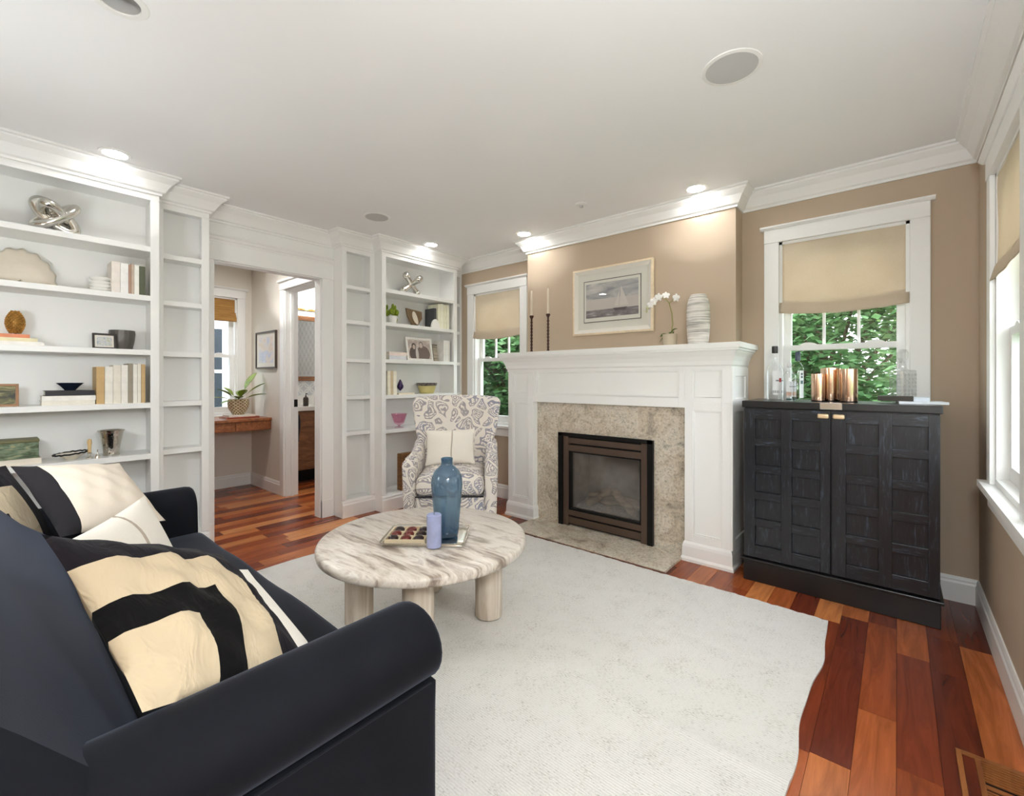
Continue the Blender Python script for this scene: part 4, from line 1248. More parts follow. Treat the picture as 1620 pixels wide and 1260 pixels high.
fr_rect(MB(), 0.262, 0.178, 0.256, 0.172, -0.0175, -0.0175).build('mat_line', plain('mat_line', rgb(96, 92, 86), 0.6), mo)
box('inner_mat', 'mat_board', -0.257, 0.257, -0.0165, -0.0140, -0.173, 0.173, mo)
t = NT('seascape_print')
s = t.sep(t.coord('Object'))
cl = t.noise(t.coord('Object', (5, 5, 16)), 1.0, 4, 0.6, 0.6)
sky = t.ramp(cl, [(0.36, rgb(142, 140, 146)), (0.52, rgb(178, 174, 174)), (0.66, rgb(206, 200, 196)), (0.76, rgb(240, 238, 232))])
sea = t.ramp(t.noise(t.coord('Object', (9, 9, 34)), 1.0, 4, 0.7), [(0.35, rgb(104, 96, 100)), (0.58, rgb(146, 136, 138)), (0.75, rgb(206, 200, 198))])
hor = t.math('GREATER_THAN', s[2], -0.075)
warm = t.math('GREATER_THAN', t.math('ABSOLUTE', t.math('SUBTRACT', s[2], -0.03)), 0.045)
t.col(t.mix(hor, sea, t.mix(warm, rgb(198, 188, 182), sky)))
t.set(Roughness=0.6)
M['seascape'] = t.m
pr_ = MB().add([(-0.240, -0.0172, -0.140), (0.240, -0.0172, -0.140), (0.240, -0.0172, 0.150), (-0.240, -0.0172, 0.150)], [(0, 1, 2, 3)]).build('print', 'seascape', mo)
sail = plain('print_sail', rgb(208, 198, 192), 0.7); hull = plain('print_hull', rgb(96, 84, 84), 0.7)
q = MB().add([(0.075, 0, -0.055), (0.155, 0, -0.055), (0.088, 0, 0.105)], [(0, 1, 2)])
q.add([(0.065, 0, -0.055), (0.030, 0, -0.055), (0.078, 0, 0.08)], [(0, 1, 2)])
q.v = [(x, -0.0177, z) for x, _, z in q.v]; q.build('printed_sail', sail, mo)
q = MB().add([(0.015, 0, -0.072), (0.145, 0, -0.072), (0.125, 0, -0.094), (0.035, 0, -0.094)], [(0, 1, 2, 3)])
q.v = [(x, -0.0177, z) for x, _, z in q.v]; q.build('printed_hull', hull, mo)
MB().add([(-W2 + 0.048, -0.019, -H2 + 0.048), (W2 - 0.048, -0.019, -H2 + 0.048), (W2 - 0.048, -0.019, H2 - 0.048), (-W2 + 0.048, -0.019, H2 - 0.048)], [(0, 1, 2, 3)]).build('glazing', 'pane', pf)
# orchid
oc = thing('potted_orchid', 'white orchid arching from a small glass pot on the mantel', 'potted plant', (-1.262, 3.25, ZM))
M['leafg'] = plain('leaf_green', rgb(104, 122, 62), 0.45, var=0.2, vs=12)
M['stemg'] = plain('stem_green', rgb(150, 148, 84), 0.5)
M['petal'] = plain('orchid_petal', rgb(244, 242, 240), 0.5, var=0.03)
M['moss'] = plain('moss', rgb(110, 108, 70), 0.9, var=0.3, vs=40)
MB().lathe([(0, 0.002), (0.044, 0), (0.048, 0.01), (0.050, 0.085), (0.052, 0.088), (0.048, 0.088), (0.045, 0.012), (0, 0.010)], 32, caps=False).build('glass_pot', plain('frosted_pot', rgb(214, 200, 176), 0.25, var=0.08, Alpha=0.8), oc, True)
MB().ball((0, 0, 0.055), 0.042, 0.042, 0.032, 14, 8).build('moss', 'moss', oc, True)
stem = [(0.01, 0, 0.08), (0.022, 0, 0.16), (0.016, 0, 0.24), (-0.004, 0, 0.315), (-0.030, -0.005, 0.352), (-0.070, -0.01, 0.366), (-0.11, -0.015, 0.350), (-0.145, -0.02, 0.315), (-0.168, -0.022, 0.272)]
MB().tube(stem, [0.0045, 0.0042, 0.004, 0.0036, 0.003, 0.003, 0.0028, 0.0024, 0.002], 8).build('flower_stem', 'stemg', oc, True)
for (ang, ln_, up_) in ((2.7, 0.085, 0.02), (3.5, 0.075, 0.0), (0.2, 0.055, 0.045), (1.2, 0.05, 0.03)):
    def lf(u, v_):
        s_ = u * ln_; wd = 0.020 * math.sin(PI * min(1, u * 0.9 + 0.08)) ** 0.7 * (v_ - 0.5) * 2
        return (s_ * math.cos(ang) - wd * math.sin(ang), s_ * math.sin(ang) * 0.5 + wd * math.cos(ang), 0.085 + up_ * u * 2 - 0.05 * u * u + abs(wd) * 0.25)
    o = MB().grid(8, 4, lf).build('leaf', 'leafg', oc, True); sd = o.modifiers.new('t', 'SOLIDIFY'); sd.thickness = 0.002
def blossom(c, sz, yaw, pitch):
    m_ = MB()
    for i in range(5):
        a = PI / 2 + i * 2 * PI / 5
        wd = 0.55 if i in (1, 4) else 0.40
        e = MB().ball((0, 0, 0.5), wd * 0.85, 0.10, 0.52, 8, 6)
        e.move(Matrix.Rotation(PI / 2 - a, 4, 'Y'))
        m_.add(e.v, e.f)
    m_.ball((0, -0.10, 0), 0.16, 0.16, 0.16, 8, 6)
    m_.move(Matrix.Translation(c) @ Matrix.Rotation(yaw, 4, 'Z') @ Matrix.Rotation(pitch, 4, 'X') @ Matrix.Scale(sz, 4))
    m_.build('blossom', 'petal', oc, True)
for c, sz, yw, pt in (((0.055, -0.02, 0.345), 0.030, 0.9, 0.1), ((-0.020, -0.02, 0.372), 0.028, 0.5, -0.3), ((-0.070, -0.03, 0.362), 0.030, 0.7, 0.1), ((-0.105, -0.035, 0.335), 0.031, 0.9, 0.2), ((-0.132, -0.03, 0.315), 0.026, 0.4, 0.3)):
    blossom(c, sz, yw, pt)
MB().tube([(-0.004, 0, 0.315), (0.03, -0.01, 0.335), (0.055, -0.015, 0.345)], 0.0025, 6).build('side_stem', 'stemg', oc, True)
for p, r_ in (((-0.168, -0.022, 0.268), 0.010), ((-0.158, -0.02, 0.292), 0.012)):
    MB().ball(p, r_, nu=8, nv=6).build('bud', plain('bud', rgb(190, 190, 150), 0.5), oc, True)
# striped vase
t = NT('banded_white_ceramic')
s = t.sep(t.coord('Object'))
bn = t.noise(t.coord('Object', (2.5, 2.5, 75)), 1.0, 4, 0.7)
pt = t.noise(t.coord('Object', (4, 4, 10)), 1.0, 3)
t.col(t.ramp(t.math('ADD', t.math('MULTIPLY', bn, 0.7), t.math('MULTIPLY', pt, 0.3)), [(0.34, rgb(120, 118, 114)), (0.44, rgb(190, 186, 180)), (0.54, rgb(236, 232, 226))]))
t.set(Roughness=0.7); t.bump(bn, 0.7, 0.006)
M['bandvase'] = t.m
vz = thing('ceramic_vase', 'tall white ceramic vase with rough grey rings on the mantel', 'vase', (-1.060, 3.25, ZM))
pr = [(0.0, 0.0), (0.064, 0.0)]
for i in range(34):
    z = 0.004 + i * 0.0100; k = z / 0.345
    r_ = 0.066 + 0.010 * math.sin(PI * min(1, k * 0.95)) - (0.020 * max(0, (k - 0.80) / 0.2) ** 2)
    pr += [(r_, z), (r_ + 0.0018, z + 0.005)]
pr += [(0.050, 0.350), (0.044, 0.350), (0.044, 0.33), (0, 0.32)]
MB().lathe(pr, 40, caps=False).build('body', 'bandvase', vz, True, angle=75)

# ================================================================== ON THE LEFT BOOKCASE
def knot(label, loc, k, rotz, mat='silver', name='knot_sculpture'):
    """Three interlocked bars, rounded, like a tied knot."""
    r_ = thing(name, label, 'sculpture', loc, rotz)
    def loop(f, r0):
        m_ = MB(); pts = []
        n_ = 40
        for i in range(n_):
            a = 2 * PI * i / n_
            pts.append(Vector(f(a)) * k)
        m_.tube(pts, r0 * k, 12, True)
        return m_
    def ell(A, B, R_):
        def f(a):
            p = Vector((A * math.cos(a), B * math.sin(a), 0))
            return R_ @ p
        return f
    lo = None; parts_ = []
    for R_ in (Matrix.Rotation(0.75, 3, 'Y') @ Matrix.Rotation(PI / 2, 3, 'X'), Matrix.Rotation(-0.70, 3, 'Y') @ Matrix.Rotation(0.5, 3, 'X'), Matrix.Rotation(1.1, 3, 'Z') @ Matrix.Rotation(0.45, 3, 'Y')):
        parts_.append(loop(ell(0.110, 0.042, R_), 0.026))
    zmin = min(p[2] for q in parts_ for p in q.v)
    for q in parts_:
        q.move(Matrix.Translation((0, 0, -zmin))).build('bar', mat, r_, True)
    return r_
knot('large silver knot sculpture on the top shelf behind the sofa', (-3.80, 0.287, SH[0]), 1.0, PI / 2)
# shell platter leaning back
M['cream_glaze'] = plain('cream_glaze', rgb(228, 218, 202), 0.3, var=0.05, vs=10)
sp = thing('shell_platter', 'large cream shell-edged platter leaning on the second shelf', 'platter', (-3.80, 0.145, SH[1]), 0)
def shell(u, v_):
    a = PI * (u * 1.16 - 0.08); rr_ = (0.02 + 0.98 * v_)
    sc_ = 1 + (0.035 * math.cos(u * 60) if v_ > 0.75 else 0) * (v_ - 0.75) * 4
    return (-0.06 + 0.065 * (1 - v_ * v_) - 0.035 * math.sin(a) * v_, -0.155 * math.cos(a) * rr_ * sc_, 0.022 + 0.20 * math.sin(a) * rr_ * sc_ * 0.99)
o = MB().grid(72, 12, shell).build('dish', 'cream_glaze', sp, True, angle=70); sd = o.modifiers.new('t', 'SOLIDIFY'); sd.thickness = 0.007
MB().tube([(-0.025 + 0.012 * math.sin(i * 1.9), -0.125 + 0.25 * i / 24, 0.016 + 0.004 * math.sin(i * 2.6)) for i in range(25)], [0.012 + 0.004 * math.sin(i * 2.6) for i in range(25)], 8).build('beaded_rim', 'cream_glaze', sp, True)
pl = thing('plate_stack', 'stack of small white scalloped dishes beside the green book', 'dishes', (-3.79, 0.487, SH[1]), 0)
M['porcelain'] = plain('white_porcelain', rgb(236, 235, 231), 0.25, var=0.01)
for i in range(4):
    m_ = MB()
    m_.lathe([(0.030, 0.0), (0.034, 0.004), (0.050, 0.016), (0.058, 0.026), (0.055, 0.027), (0.030, 0.008), (0.0, 0.007)], 32, caps=True)
    m_.build('dish', 'porcelain', pl, True, loc=(0, 0, i * 0.021 if i < 3 else 0.066))
xs = (0.526, 0.568, 0.608, 0.621, 0.636, 0.661, 0.693)
cols = ((228, 220, 212), (236, 235, 232), (176, 140, 120), (196, 176, 158), (236, 234, 226), (88, 92, 70))
nms = ('pinkish white book beside the small dishes', 'thick white book, second from the dishes', 'thin brown book on the second shelf', 'thin tan book on the second shelf', 'white book next to the green one', 'dark green book against the bookcase post')
for i in range(6):
    book(nms[i], (-3.715, (xs[i] + xs[i + 1]) / 2 + 0.0, SH[1]), xs[i + 1] - xs[i] - 0.0015, 0.198 - 0.004 * (i % 3), 0.15, cols[i], group='upright books on the second shelf')
# pine cone on books, third shelf
flatbook('white book at the bottom under the gold pine cone', (-3.715, 0.11, SH[2]), 0.022, 0.25, 0.19, (232, 228, 222), group='books under the pine cone')
flatbook('cream book in the middle under the gold pine cone', (-3.725, 0.10, SH[2] + 0.0225), 0.020, 0.22, 0.17, (226, 216, 178), group='books under the pine cone')
flatbook('coral book on top under the gold pine cone', (-3.735, 0.085, SH[2] + 0.043), 0.020, 0.19, 0.15, (222, 140, 100), group='books under the pine cone')
pc = thing('pine_cone', 'golden brown pine cone ornament standing on stacked books', 'ornament', (-3.80, 0.126, SH[2] + 0.0635))
M['gold_cone'] = plain('gilded_scales', rgb(192, 142, 70), 0.38, 0.45, var=0.25, vs=40)
core = MB().ball((0, 0, 0.070), 0.032, 0.032, 0.066, 16, 10); core.build('core', 'gold_cone', pc, True)
sc_m = MB()
for i in range(13):
    z = 0.012 + i * 0.0098; R_ = 0.036 * math.sin(PI * min(0.97, (z + 0.012) / 0.158)) ** 0.75
    n_ = max(5, int(R_ * 400))
    for j in range(n_):
        a = 2 * PI * (j + 0.5 * (i % 2)) / n_
        sc_m.ball((R_ * math.cos(a), R_ * math.sin(a), z), 0.0072, 0.0072, 0.0060, 6, 4)
o = sc_m.build('scales', 'gold_cone', pc, True); o['kind'] = 'stuff'
def stand_frame(label, loc, w, h, fw, fcol, pic, rotz, lean=0.16, matw=0.0, depth=0.014, group=None):
    """Table picture frame facing local +x, leaning back."""
    f_ = thing('photo_frame', label, 'photo frame', loc, rotz, group)
    f_.rotation_euler = (0, -lean, rotz)
    fm_ = plain('frame_finish', rgb(*fcol), 0.4, var=0.1, vs=30)
    m_ = MB().box(-depth, 0, -w / 2, -w / 2 + fw, 0, h).box(-depth, 0, w / 2 - fw, w / 2, 0, h).box(-depth, 0, -w / 2 + fw, w / 2 - fw, 0, fw).box(-depth, 0, -w / 2 + fw, w / 2 - fw, h - fw, h)
    m_.build('frame', fm_, f_, bevel=0.001)
    box('mount', 'mat_board', -depth + 0.001, -0.006, -w / 2 + fw, w / 2 - fw, fw, h - fw, f_)
    a = -w / 2 + fw + matw; b = w / 2 - fw - matw; c = fw + matw; d = h - fw - matw
    q = MB().add([(-0.0055, a, c), (-0.0055, b, c), (-0.0055, b, d), (-0.0055, a, d)], [(0, 1, 2, 3)])
    q.build('photo', pic, f_)
    return f_
def printed(name, stops, scale=(8, 8, 8), seed=0.0):
    t = NT(name)
    v = t.coord('Object', scale)
    t.col(t.ramp(t.noise(v, 1.0, 3, 0.6, 0.4), stops)); t.set(Roughness=0.5)
    return t.m
stand_frame('small black framed sketch in front of the grey bowl', (-3.755, 0.500, SH[2]), 0.112, 0.098, 0.011, (40, 32, 28),
            printed('sketch_print', [(0.35, rgb(150, 160, 170)), (0.5, rgb(206, 206, 206)), (0.65, rgb(176, 180, 150))], (60, 60, 60)), 0.0, matw=0.010)
gb = thing('fluted_bowl', 'dark grey fluted bowl on the third shelf', 'bowl', (-3.83, 0.595, SH[2]))
M['charcoal_glaze'] = plain('charcoal_glaze', rgb(92, 88, 82), 0.35, var=0.25, vs=8)
m_ = MB().lathe([(0.0, 0.002), (0.045, 0.0), (0.052, 0.01), (0.062, 0.06), (0.066, 0.105), (0.064, 0.126), (0.060, 0.126), (0.058, 0.06), (0.046, 0.014), (0, 0.012)], 48, caps=False)
m_.v = [(x * (1 + 0.025 * math.cos(16 * math.atan2(y, x))), y * (1 + 0.025 * math.cos(16 * math.atan2(y, x))), z) for x, y, z in m_.v]
m_.build('body', 'charcoal_glaze', gb, True, angle=60)
# fourth shelf
stand_frame('brown wooden framed landscape at the left edge of the fourth shelf', (-3.765, 0.062, SH[3]), 0.155, 0.128, 0.013, (146, 100, 54),
            printed('landscape_print', [(0.35, rgb(44, 46, 30)), (0.5, rgb(96, 92, 52)), (0.62, rgb(170, 160, 110))], (10, 10, 30)), 0.0)
zz = SH[3]
for lab, th, ln_, dd, col, off in (('cream paperback at the bottom beneath the silver bowl', 0.026, 0.226, 0.17, (226, 220, 208), 0.0), ('white hardback in the middle beneath the silver bowl', 0.028, 0.228, 0.165, (234, 231, 224), 0.002), ('black hardback on top beneath the silver bowl', 0.030, 0.210, 0.16, (38, 36, 40), 0.006)):
    flatbook(lab, (-3.715, 0.338 + off, zz), th, ln_, dd, col, group='books beneath the silver bowl'); zz += th + 0.0005
sb = thing('silver_bowl', 'small flared silver bowl with blue sheen on the black book', 'bowl', (-3.785, 0.348, zz))
MB().lathe([(0, 0.001), (0.024, 0.0), (0.026, 0.004), (0.040, 0.022), (0.062, 0.044), (0.060, 0.045), (0.036, 0.022), (0, 0.008)], 40, caps=False).build('bowl_shell', 'navyglaze', sb, True)
xs = (0.456, 0.495, 0.534, 0.572, 0.606, 0.630, 0.652, 0.671, 0.693)
cols = ((196, 164, 112), (232, 228, 218), (226, 220, 206), (232, 229, 220), (150, 140, 124), (234, 231, 222), (230, 226, 214), (196, 166, 118))
wd_ = ('tan cloth book first', 'thick white book second', 'ivory book third', 'white book fourth', 'taupe book fifth', 'white book sixth', 'ivory book seventh', 'narrow tan book last')
for i in range(8):
    book(wd_[i] + ' in the upright row on the fourth shelf', (-3.715, (xs[i] + xs[i + 1]) / 2, SH[3]), xs[i + 1] - xs[i] - 0.0015, 0.228 + 0.006 * min(i, 4) - 0.004 * (i % 2), 0.15, cols[i], group='upright row on the fourth shelf')
# fifth shelf
lbx = thing('painted_box', 'flat green landscape-painted box at the left of the fifth shelf', 'box', (-3.775, 0.135, SH[4]))
M['painted'] = printed('painted_landscape', [(0.32, rgb(34, 40, 34)), (0.45, rgb(78, 92, 62)), (0.55, rgb(120, 136, 110)), (0.66, rgb(190, 170, 120))], (9, 9, 26))
box('box_body', 'painted', -0.09, 0.05, -0.13, 0.08, 0.035, 0.125, lbx, 0.003)
box('box_lid', plain('olive_lid', rgb(112, 108, 72), 0.5, var=0.25, vs=12), -0.093, 0.053, -0.133, 0.083, 0.125, 0.142, lbx, 0.004)
box('box_base', 'cream_glaze', -0.10, 0.06, -0.14, 0.09, 0.0, 0.035, lbx, 0.003)
dsh = thing('shallow_dish', 'shallow cream dish with dark wavy rim on the fifth shelf', 'dish', (-3.775, 0.352, SH[4]))
MB().lathe([(0, 0.004), (0.022, 0.0), (0.026, 0.003), (0.050, 0.020), (0.066, 0.034), (0.063, 0.035), (0.026, 0.009), (0, 0.008)], 36, caps=False).build('bowl_shell', 'cream_glaze', dsh, True)
MB().tube([(0.070 * math.cos(2 * PI * i / 40), 0.078 * math.sin(2 * PI * i / 40), 0.038 + 0.007 * math.sin(2 * PI * i / 40) + 0.002 * math.sin(i * 2.4)) for i in range(40)], 0.005, 6, True).build('rim', 'black', dsh, True)
sc1 = thing('votive_holder', 'short candle stub in a small silver holder by the bucket', 'candle holder', (-3.735, 0.428, SH[4]))
MB().lathe([(0, 0), (0.018, 0), (0.018, 0.004), (0.007, 0.010), (0.006, 0.022), (0.011, 0.030), (0.011, 0.036), (0, 0.034)], 20, caps=False).build('holder', 'silver', sc1, True)
MB().lathe([(0.008, 0.034), (0.0085, 0.075), (0.012, 0.095), (0.009, 0.115), (0, 0.12)], 14, caps=False).build('candle', plain('amber_wax', rgb(216, 184, 132), 0.5), sc1, True)
bl = thing('table_bell', 'tiny silver bell in front of the champagne bucket', 'bell', (-3.715, 0.462, SH[4]))
MB().lathe([(0.014, 0), (0.012, 0.008), (0.008, 0.020), (0.003, 0.026), (0.003, 0.046), (0.005, 0.050), (0, 0.053)], 18).build('bell_body', 'silver', bl, True)
bk = thing('champagne_bucket', 'hammered silver bucket with flared rim on the fifth shelf', 'bucket', (-3.79, 0.536, SH[4]))
MB().lathe([(0, 0.002), (0.040, 0), (0.042, 0.004), (0.038, 0.016), (0.040, 0.026), (0.047, 0.07), (0.056, 0.125), (0.060, 0.146), (0.066, 0.154), (0.066, 0.160), (0.060, 0.158), (0.054, 0.146), (0.044, 0.07), (0.036, 0.03), (0, 0.028)], 40, caps=False).build('bucket_body', 'hammered', bk, True, angle=60)

# ================================================================== ON THE FAR BOOKCASE
jk = thing('jack_sculpture', 'silver jack-shaped sculpture on the top shelf behind the armchair', 'sculpture', (-3.80, 2.870, SH[0] + 0.118))
def jackbar(d, nm='bar'):
    d = Vector(d).normalized() * 0.110
    m_ = MB().tube([d * k for k in (-1, -0.9, -0.5, 0, 0.5, 0.9, 1)], [0.026, 0.033, 0.026, 0.022, 0.026, 0.033, 0.026], 12)
    m_.ball(d, 0.037, nu=12, nv=8); m_.ball(-d, 0.037, nu=12, nv=8)
    return m_.build(nm, 'silver', jk, True)
jackbar((0.25, 0.78, 0.62)); jackbar((0.15, -0.72, 0.68)); jackbar((0.86, 0.10, 0.30))
# plant in white cube
tp_ = thing('potted_plant', 'bright green plant in a white pot on the far bookcase', 'potted plant', (-3.80, 2.640, SH[1]))
M['lime'] = plain('lime_leaf', rgb(140, 160, 40), 0.45, var=0.35, vs=25)
MB().lathe([(0, 0.002), (0.036, 0), (0.046, 0.085), (0.042, 0.085), (0.034, 0.010), (0, 0.010)], 28, caps=False).build('pot', 'porcelain', tp_, True)
MB().lathe([(0, 0.075), (0.042, 0.075)], 24).build('soil', 'moss', tp_)
random.seed(4)
lm = MB()
for i in range(26):
    a = random.random() * 2 * PI; r_ = 0.015 + 0.055 * random.random(); z = 0.10 + 0.085 * random.random() - 0.05 * (i % 5 == 0)
    lm.ball((r_ * math.cos(a), r_ * math.sin(a), z), 0.021, 0.010, 0.025, 8, 5)
    lm.tube([(0, 0, 0.07), (r_ * math.cos(a) * 0.6, r_ * math.sin(a) * 0.6, z * 0.8), (r_ * math.cos(a), r_ * math.sin(a), z)], 0.0015, 5)
lm.build('foliage', 'lime', tp_, True)
# carved heart plaque
hp = thing('carved_plaque', 'brown carved plaque with a pale wing shape on a stand', 'ornament', (-3.80, 2.900, SH[1]))
box('stand', 'black', -0.03, 0.03, -0.035, 0.035, 0.0, 0.016, hp, 0.004)
poly = [(-0.028, 0.016), (0.045, 0.016), (0.10, 0.09), (0.095, 0.165), (-0.105, 0.185), (-0.085, 0.10)]
MB().prism(poly, 'x', -0.012, 0.012).build('plaque', plain('walnut_plaque', rgb(120, 98, 72), 0.5, var=0.2, vs=14), hp, bevel=0.006)
wing = []
for i in range(20):
    a = 2 * PI * i / 20; x, z = 0.034 * math.cos(a), 0.068 * math.sin(a) * (1 + 0.15 * math.cos(a))
    wing.append((x * 0.9 - 0.35 * z + 0.002, 0.092 + z * 0.95))
MB().prism(wing, 'x', 0.0125, 0.020).build('wing_relief', 'cream_glaze', hp, bevel=0.003)
book('dark photo-jacketed book standing on the far bookcase', (-3.745, 3.135, SH[1]), 0.030, 0.215, 0.15, (74, 76, 80), group='books on the far bookcase second shelf')
sd_ = thing('scallop_bookend', 'small white scallop bookend before the dark book', 'bookend', (-3.72, 3.115, SH[1]))
MB().prism([(0.055 * math.cos(PI * i / 16), 0.095 * math.sin(PI * i / 16)) for i in range(17)], 'x', -0.012, 0.012).build('shell', 'porcelain', sd_, bevel=0.005)
for i, (yy, th) in enumerate(((3.172, 0.036), (3.211, 0.040), (3.252, 0.038), (3.292, 0.036))):
    book(('first', 'second', 'third', 'fourth')[i] + ' of the tall cream books right of the dark book', (-3.720, yy, SH[1]), th, 0.262 + 0.006 * (i % 2), 0.17, ((232, 230, 206), (236, 235, 216), (230, 229, 204), (234, 233, 214))[i], group='books on the far bookcase second shelf')
flatbook('white and blue book at the bottom beside the family photograph', (-3.71, 2.640, SH[2]), 0.040, 0.20, 0.20, (214, 216, 222), group='books beside the family photograph')
flatbook('blush book on top beside the family photograph', (-3.72, 2.650, SH[2] + 0.041), 0.034, 0.21, 0.19, (232, 216, 208), group='books beside the family photograph')
t = NT('sepia_group_photo')
s = t.sep(t.coord('Object'))
def blob(cy, cz, ry, rz):
    a = t.math('DIVIDE', t.math('SUBTRACT', s[1], cy), ry); b = t.math('DIVIDE', t.math('SUBTRACT', s[2], cz), rz)
    return t.math('LESS_THAN', t.math('ADD', t.math('MULTIPLY', a, a), t.math('MULTIPLY', b, b)), 1.0)
bgc = t.ramp(t.noise(t.coord('Object', (14, 14, 14)), 1.0, 3), [(0.4, rgb(176, 162, 156)), (0.6, rgb(208, 196, 190))])
c = bgc
for cy, cz, ry, rz, col in ((-0.075, 0.075, 0.055, 0.07, (92, 82, 80)), (0.045, 0.075, 0.085, 0.085, (120, 104, 98)), (-0.035, 0.07, 0.018, 0.07, (206, 198, 192)), (-0.070, 0.150, 0.028, 0.034, (84, 74, 72)), (-0.068, 0.143, 0.018, 0.024, (196, 178, 168)), (0.025, 0.170, 0.030, 0.036, (142, 130, 126)), (0.022, 0.163, 0.020, 0.026, (200, 184, 174))):
    c = t.mix(blob(cy, cz, ry, rz), c, rgb(*col))
t.col(c); t.set(Roughness=0.4)
M['groupphoto'] = t.m
stand_frame('white framed sepia photograph of two people on the far bookcase', (-3.735, 2.940, SH[2]), 0.330, 0.240, 0.020, (236, 234, 230), M['groupphoto'], 0.0, matw=0.004)
stand_frame('small taupe framed card behind the large white frame', (-3.80, 3.215, SH[2]), 0.110, 0.190, 0.008, (110, 98, 84), printed('taupe_print', [(0.35, rgb(130, 118, 102)), (0.6, rgb(196, 186, 168))], (4, 4, 40)), 0.0)
for i, (yy, th) in enumerate(((3.247, 0.030), (3.280, 0.032), (3.309, 0.022))):
    book(('first', 'middle', 'last')[i] + ' of three white books at the right of the third shelf', (-3.72, yy, SH[2]), th, 0.228, 0.16, ((234, 232, 226), (236, 234, 230), (228, 224, 216))[i], group='white books at the right of the third shelf')
for i, (yy, th, cc_) in enumerate(((2.545, 0.034, (234, 226, 206)), (2.578, 0.028, (208, 188, 156)), (2.613, 0.038, (236, 230, 214)))):
    book(('ivory book nearest the post', 'tan book in the middle', 'thick ivory book at the end')[i] + ' on the far bookcase fourth shelf', (-3.72, yy, SH[3]), th, 0.232, 0.16, cc_, group='upright books on the far fourth shelf')
flatbook('open beige booklet under the purple ornament', (-3.71, 2.745, SH[3]), 0.014, 0.19, 0.13, (226, 214, 190), group=None)
pe = thing('pear_ornament', 'dark purple glass pear ornament on the far bookcase', 'ornament', (-3.765, 2.705, SH[3] + 0.0145))
MB().lathe([(0, 0.024), (0.006, 0.024), (0.030, 0.050), (0.033, 0.068), (0.024, 0.096), (0.010, 0.124), (0.004, 0.134), (0, 0.136)], 24, caps=False).build('pear_body', plain('purple_glass', rgb(44, 22, 74), 0.12), pe, True)
MB().lathe([(0.026, 0), (0.024, 0.004), (0.006, 0.010), (0.006, 0.026)], 18).build('foot', 'clear', pe, True)
pb = thing('pottery_bowl', 'yellow pottery bowl with a dark patterned rim on the far bookcase', 'bowl', (-3.80, 3.068, SH[3]))
M['yel'] = plain('yellow_pottery', rgb(196, 184, 122), 0.5, var=0.15, vs=12)
MB().lathe([(0, 0.003), (0.064, 0), (0.072, 0.006), (0.088, 0.050), (0.096, 0.088), (0.090, 0.088), (0.068, 0.012), (0, 0.010)], 40, caps=False).build('bowl_shell', 'yel', pb, True)
MB().lathe([(0.0975, 0.082), (0.106, 0.094), (0.108, 0.112), (0.101, 0.112), (0.094, 0.088)], 40, caps=False).build('rim', printed('rim_pattern', [(0.42, rgb(54, 46, 58)), (0.56, rgb(120, 112, 100))], (40, 40, 40)), pb, True)
pg = thing('pink_bowl', 'pink glass footed bowl on the lowest far shelf', 'glass bowl', (-3.77, 2.695, SH[4]))
MB().lathe([(0.045, 0), (0.043, 0.005), (0.012, 0.012), (0.012, 0.026), (0.042, 0.040), (0.050, 0.050), (0.078, 0.140), (0.075, 0.140), (0.046, 0.054), (0, 0.044)], 40, caps=False).build('bowl_shell', 'pinkglass', pg, True)
wbx = thing('wooden_crate', 'open brown wooden box frame on the bookcase floor by the armchair', 'crate', (-3.79, 2.865, 0.156))
M['walnut'] = wood('rustic_walnut', rgb(96, 62, 32), rgb(156, 108, 60), (4, 4, 30), 0.55)
for nm, a in (('side_board', (0.03, 0.10, -0.20, -0.155, 0, 0.36)), ('side_board', (0.03, 0.10, 0.155, 0.20, 0, 0.36)), ('top_board', (0.03, 0.10, -0.155, 0.155, 0.318, 0.36)), ('bottom_board', (0.03, 0.10, -0.155, 0.155, 0, 0.042))):
    box(nm, 'walnut', *a, wbx, 0.003)
box('centre_bar', 'black', 0.055, 0.065, -0.06, -0.05, 0.042, 0.318, wbx)

# ================================================================== HALL BEYOND THE OPENING
M['cherry'] = wood('cherry_desk', rgb(120, 66, 34), rgb(176, 112, 66), (4, 30, 30), 0.35, 'World')
dk_ = thing('wall_desk', 'built-in cherry wood desk with two drawers in the hall', 'desk', (-5.59, 1.40, 0))
box('desk_top', 'cherry', -0.288, 0.300, -0.80, 0.699, 0.795, 0.822, dk_, 0.003)
box('apron', 'cherry', 0.250, 0.272, -0.80, 0.699, 0.692, 0.795, dk_)
for a, b in ((-0.79, -0.06), (-0.05, 0.335), (0.345, 0.690)):
    d_ = box('drawer', 'cherry', 0.272, 0.286, a, b, 0.700, 0.788, dk_, 0.002)
box('end_panel', 'cherry', -0.288, 0.272, -0.80, -0.77, 0.0, 0.795, dk_)
hpz = thing('potted_plant', 'broad-leaved plant in a patterned pot on the hall desk', 'potted plant', (-5.56, 1.85, 0.858))
t = NT('patterned_pot')
s = t.sep(t.coord('Object'))
an = t.math('ARCTAN2', s[1], s[0])
zz_ = t.math('MULTIPLY', s[2], 190.0)
pat = t.math('GREATER_THAN', t.math('MULTIPLY', t.math('SINE', t.math('MULTIPLY', an, 14.0)), t.math('SINE', zz_)), 0.15)
t.col(t.mix(pat, rgb(206, 190, 158), rgb(120, 98, 66))); t.set(Roughness=0.7)
M['potpat'] = t.m
MB().lathe([(0, 0.004), (0.055, 0), (0.060, 0.008), (0.095, 0.070), (0.105, 0.115), (0.100, 0.165), (0.094, 0.170), (0.094, 0.160), (0.098, 0.115), (0, 0.110)], 40, caps=False).build('pot', 'potpat', hpz, True)
MB().lathe([(0, 0.148), (0.095, 0.148)], 24).build('soil', 'moss', hpz)
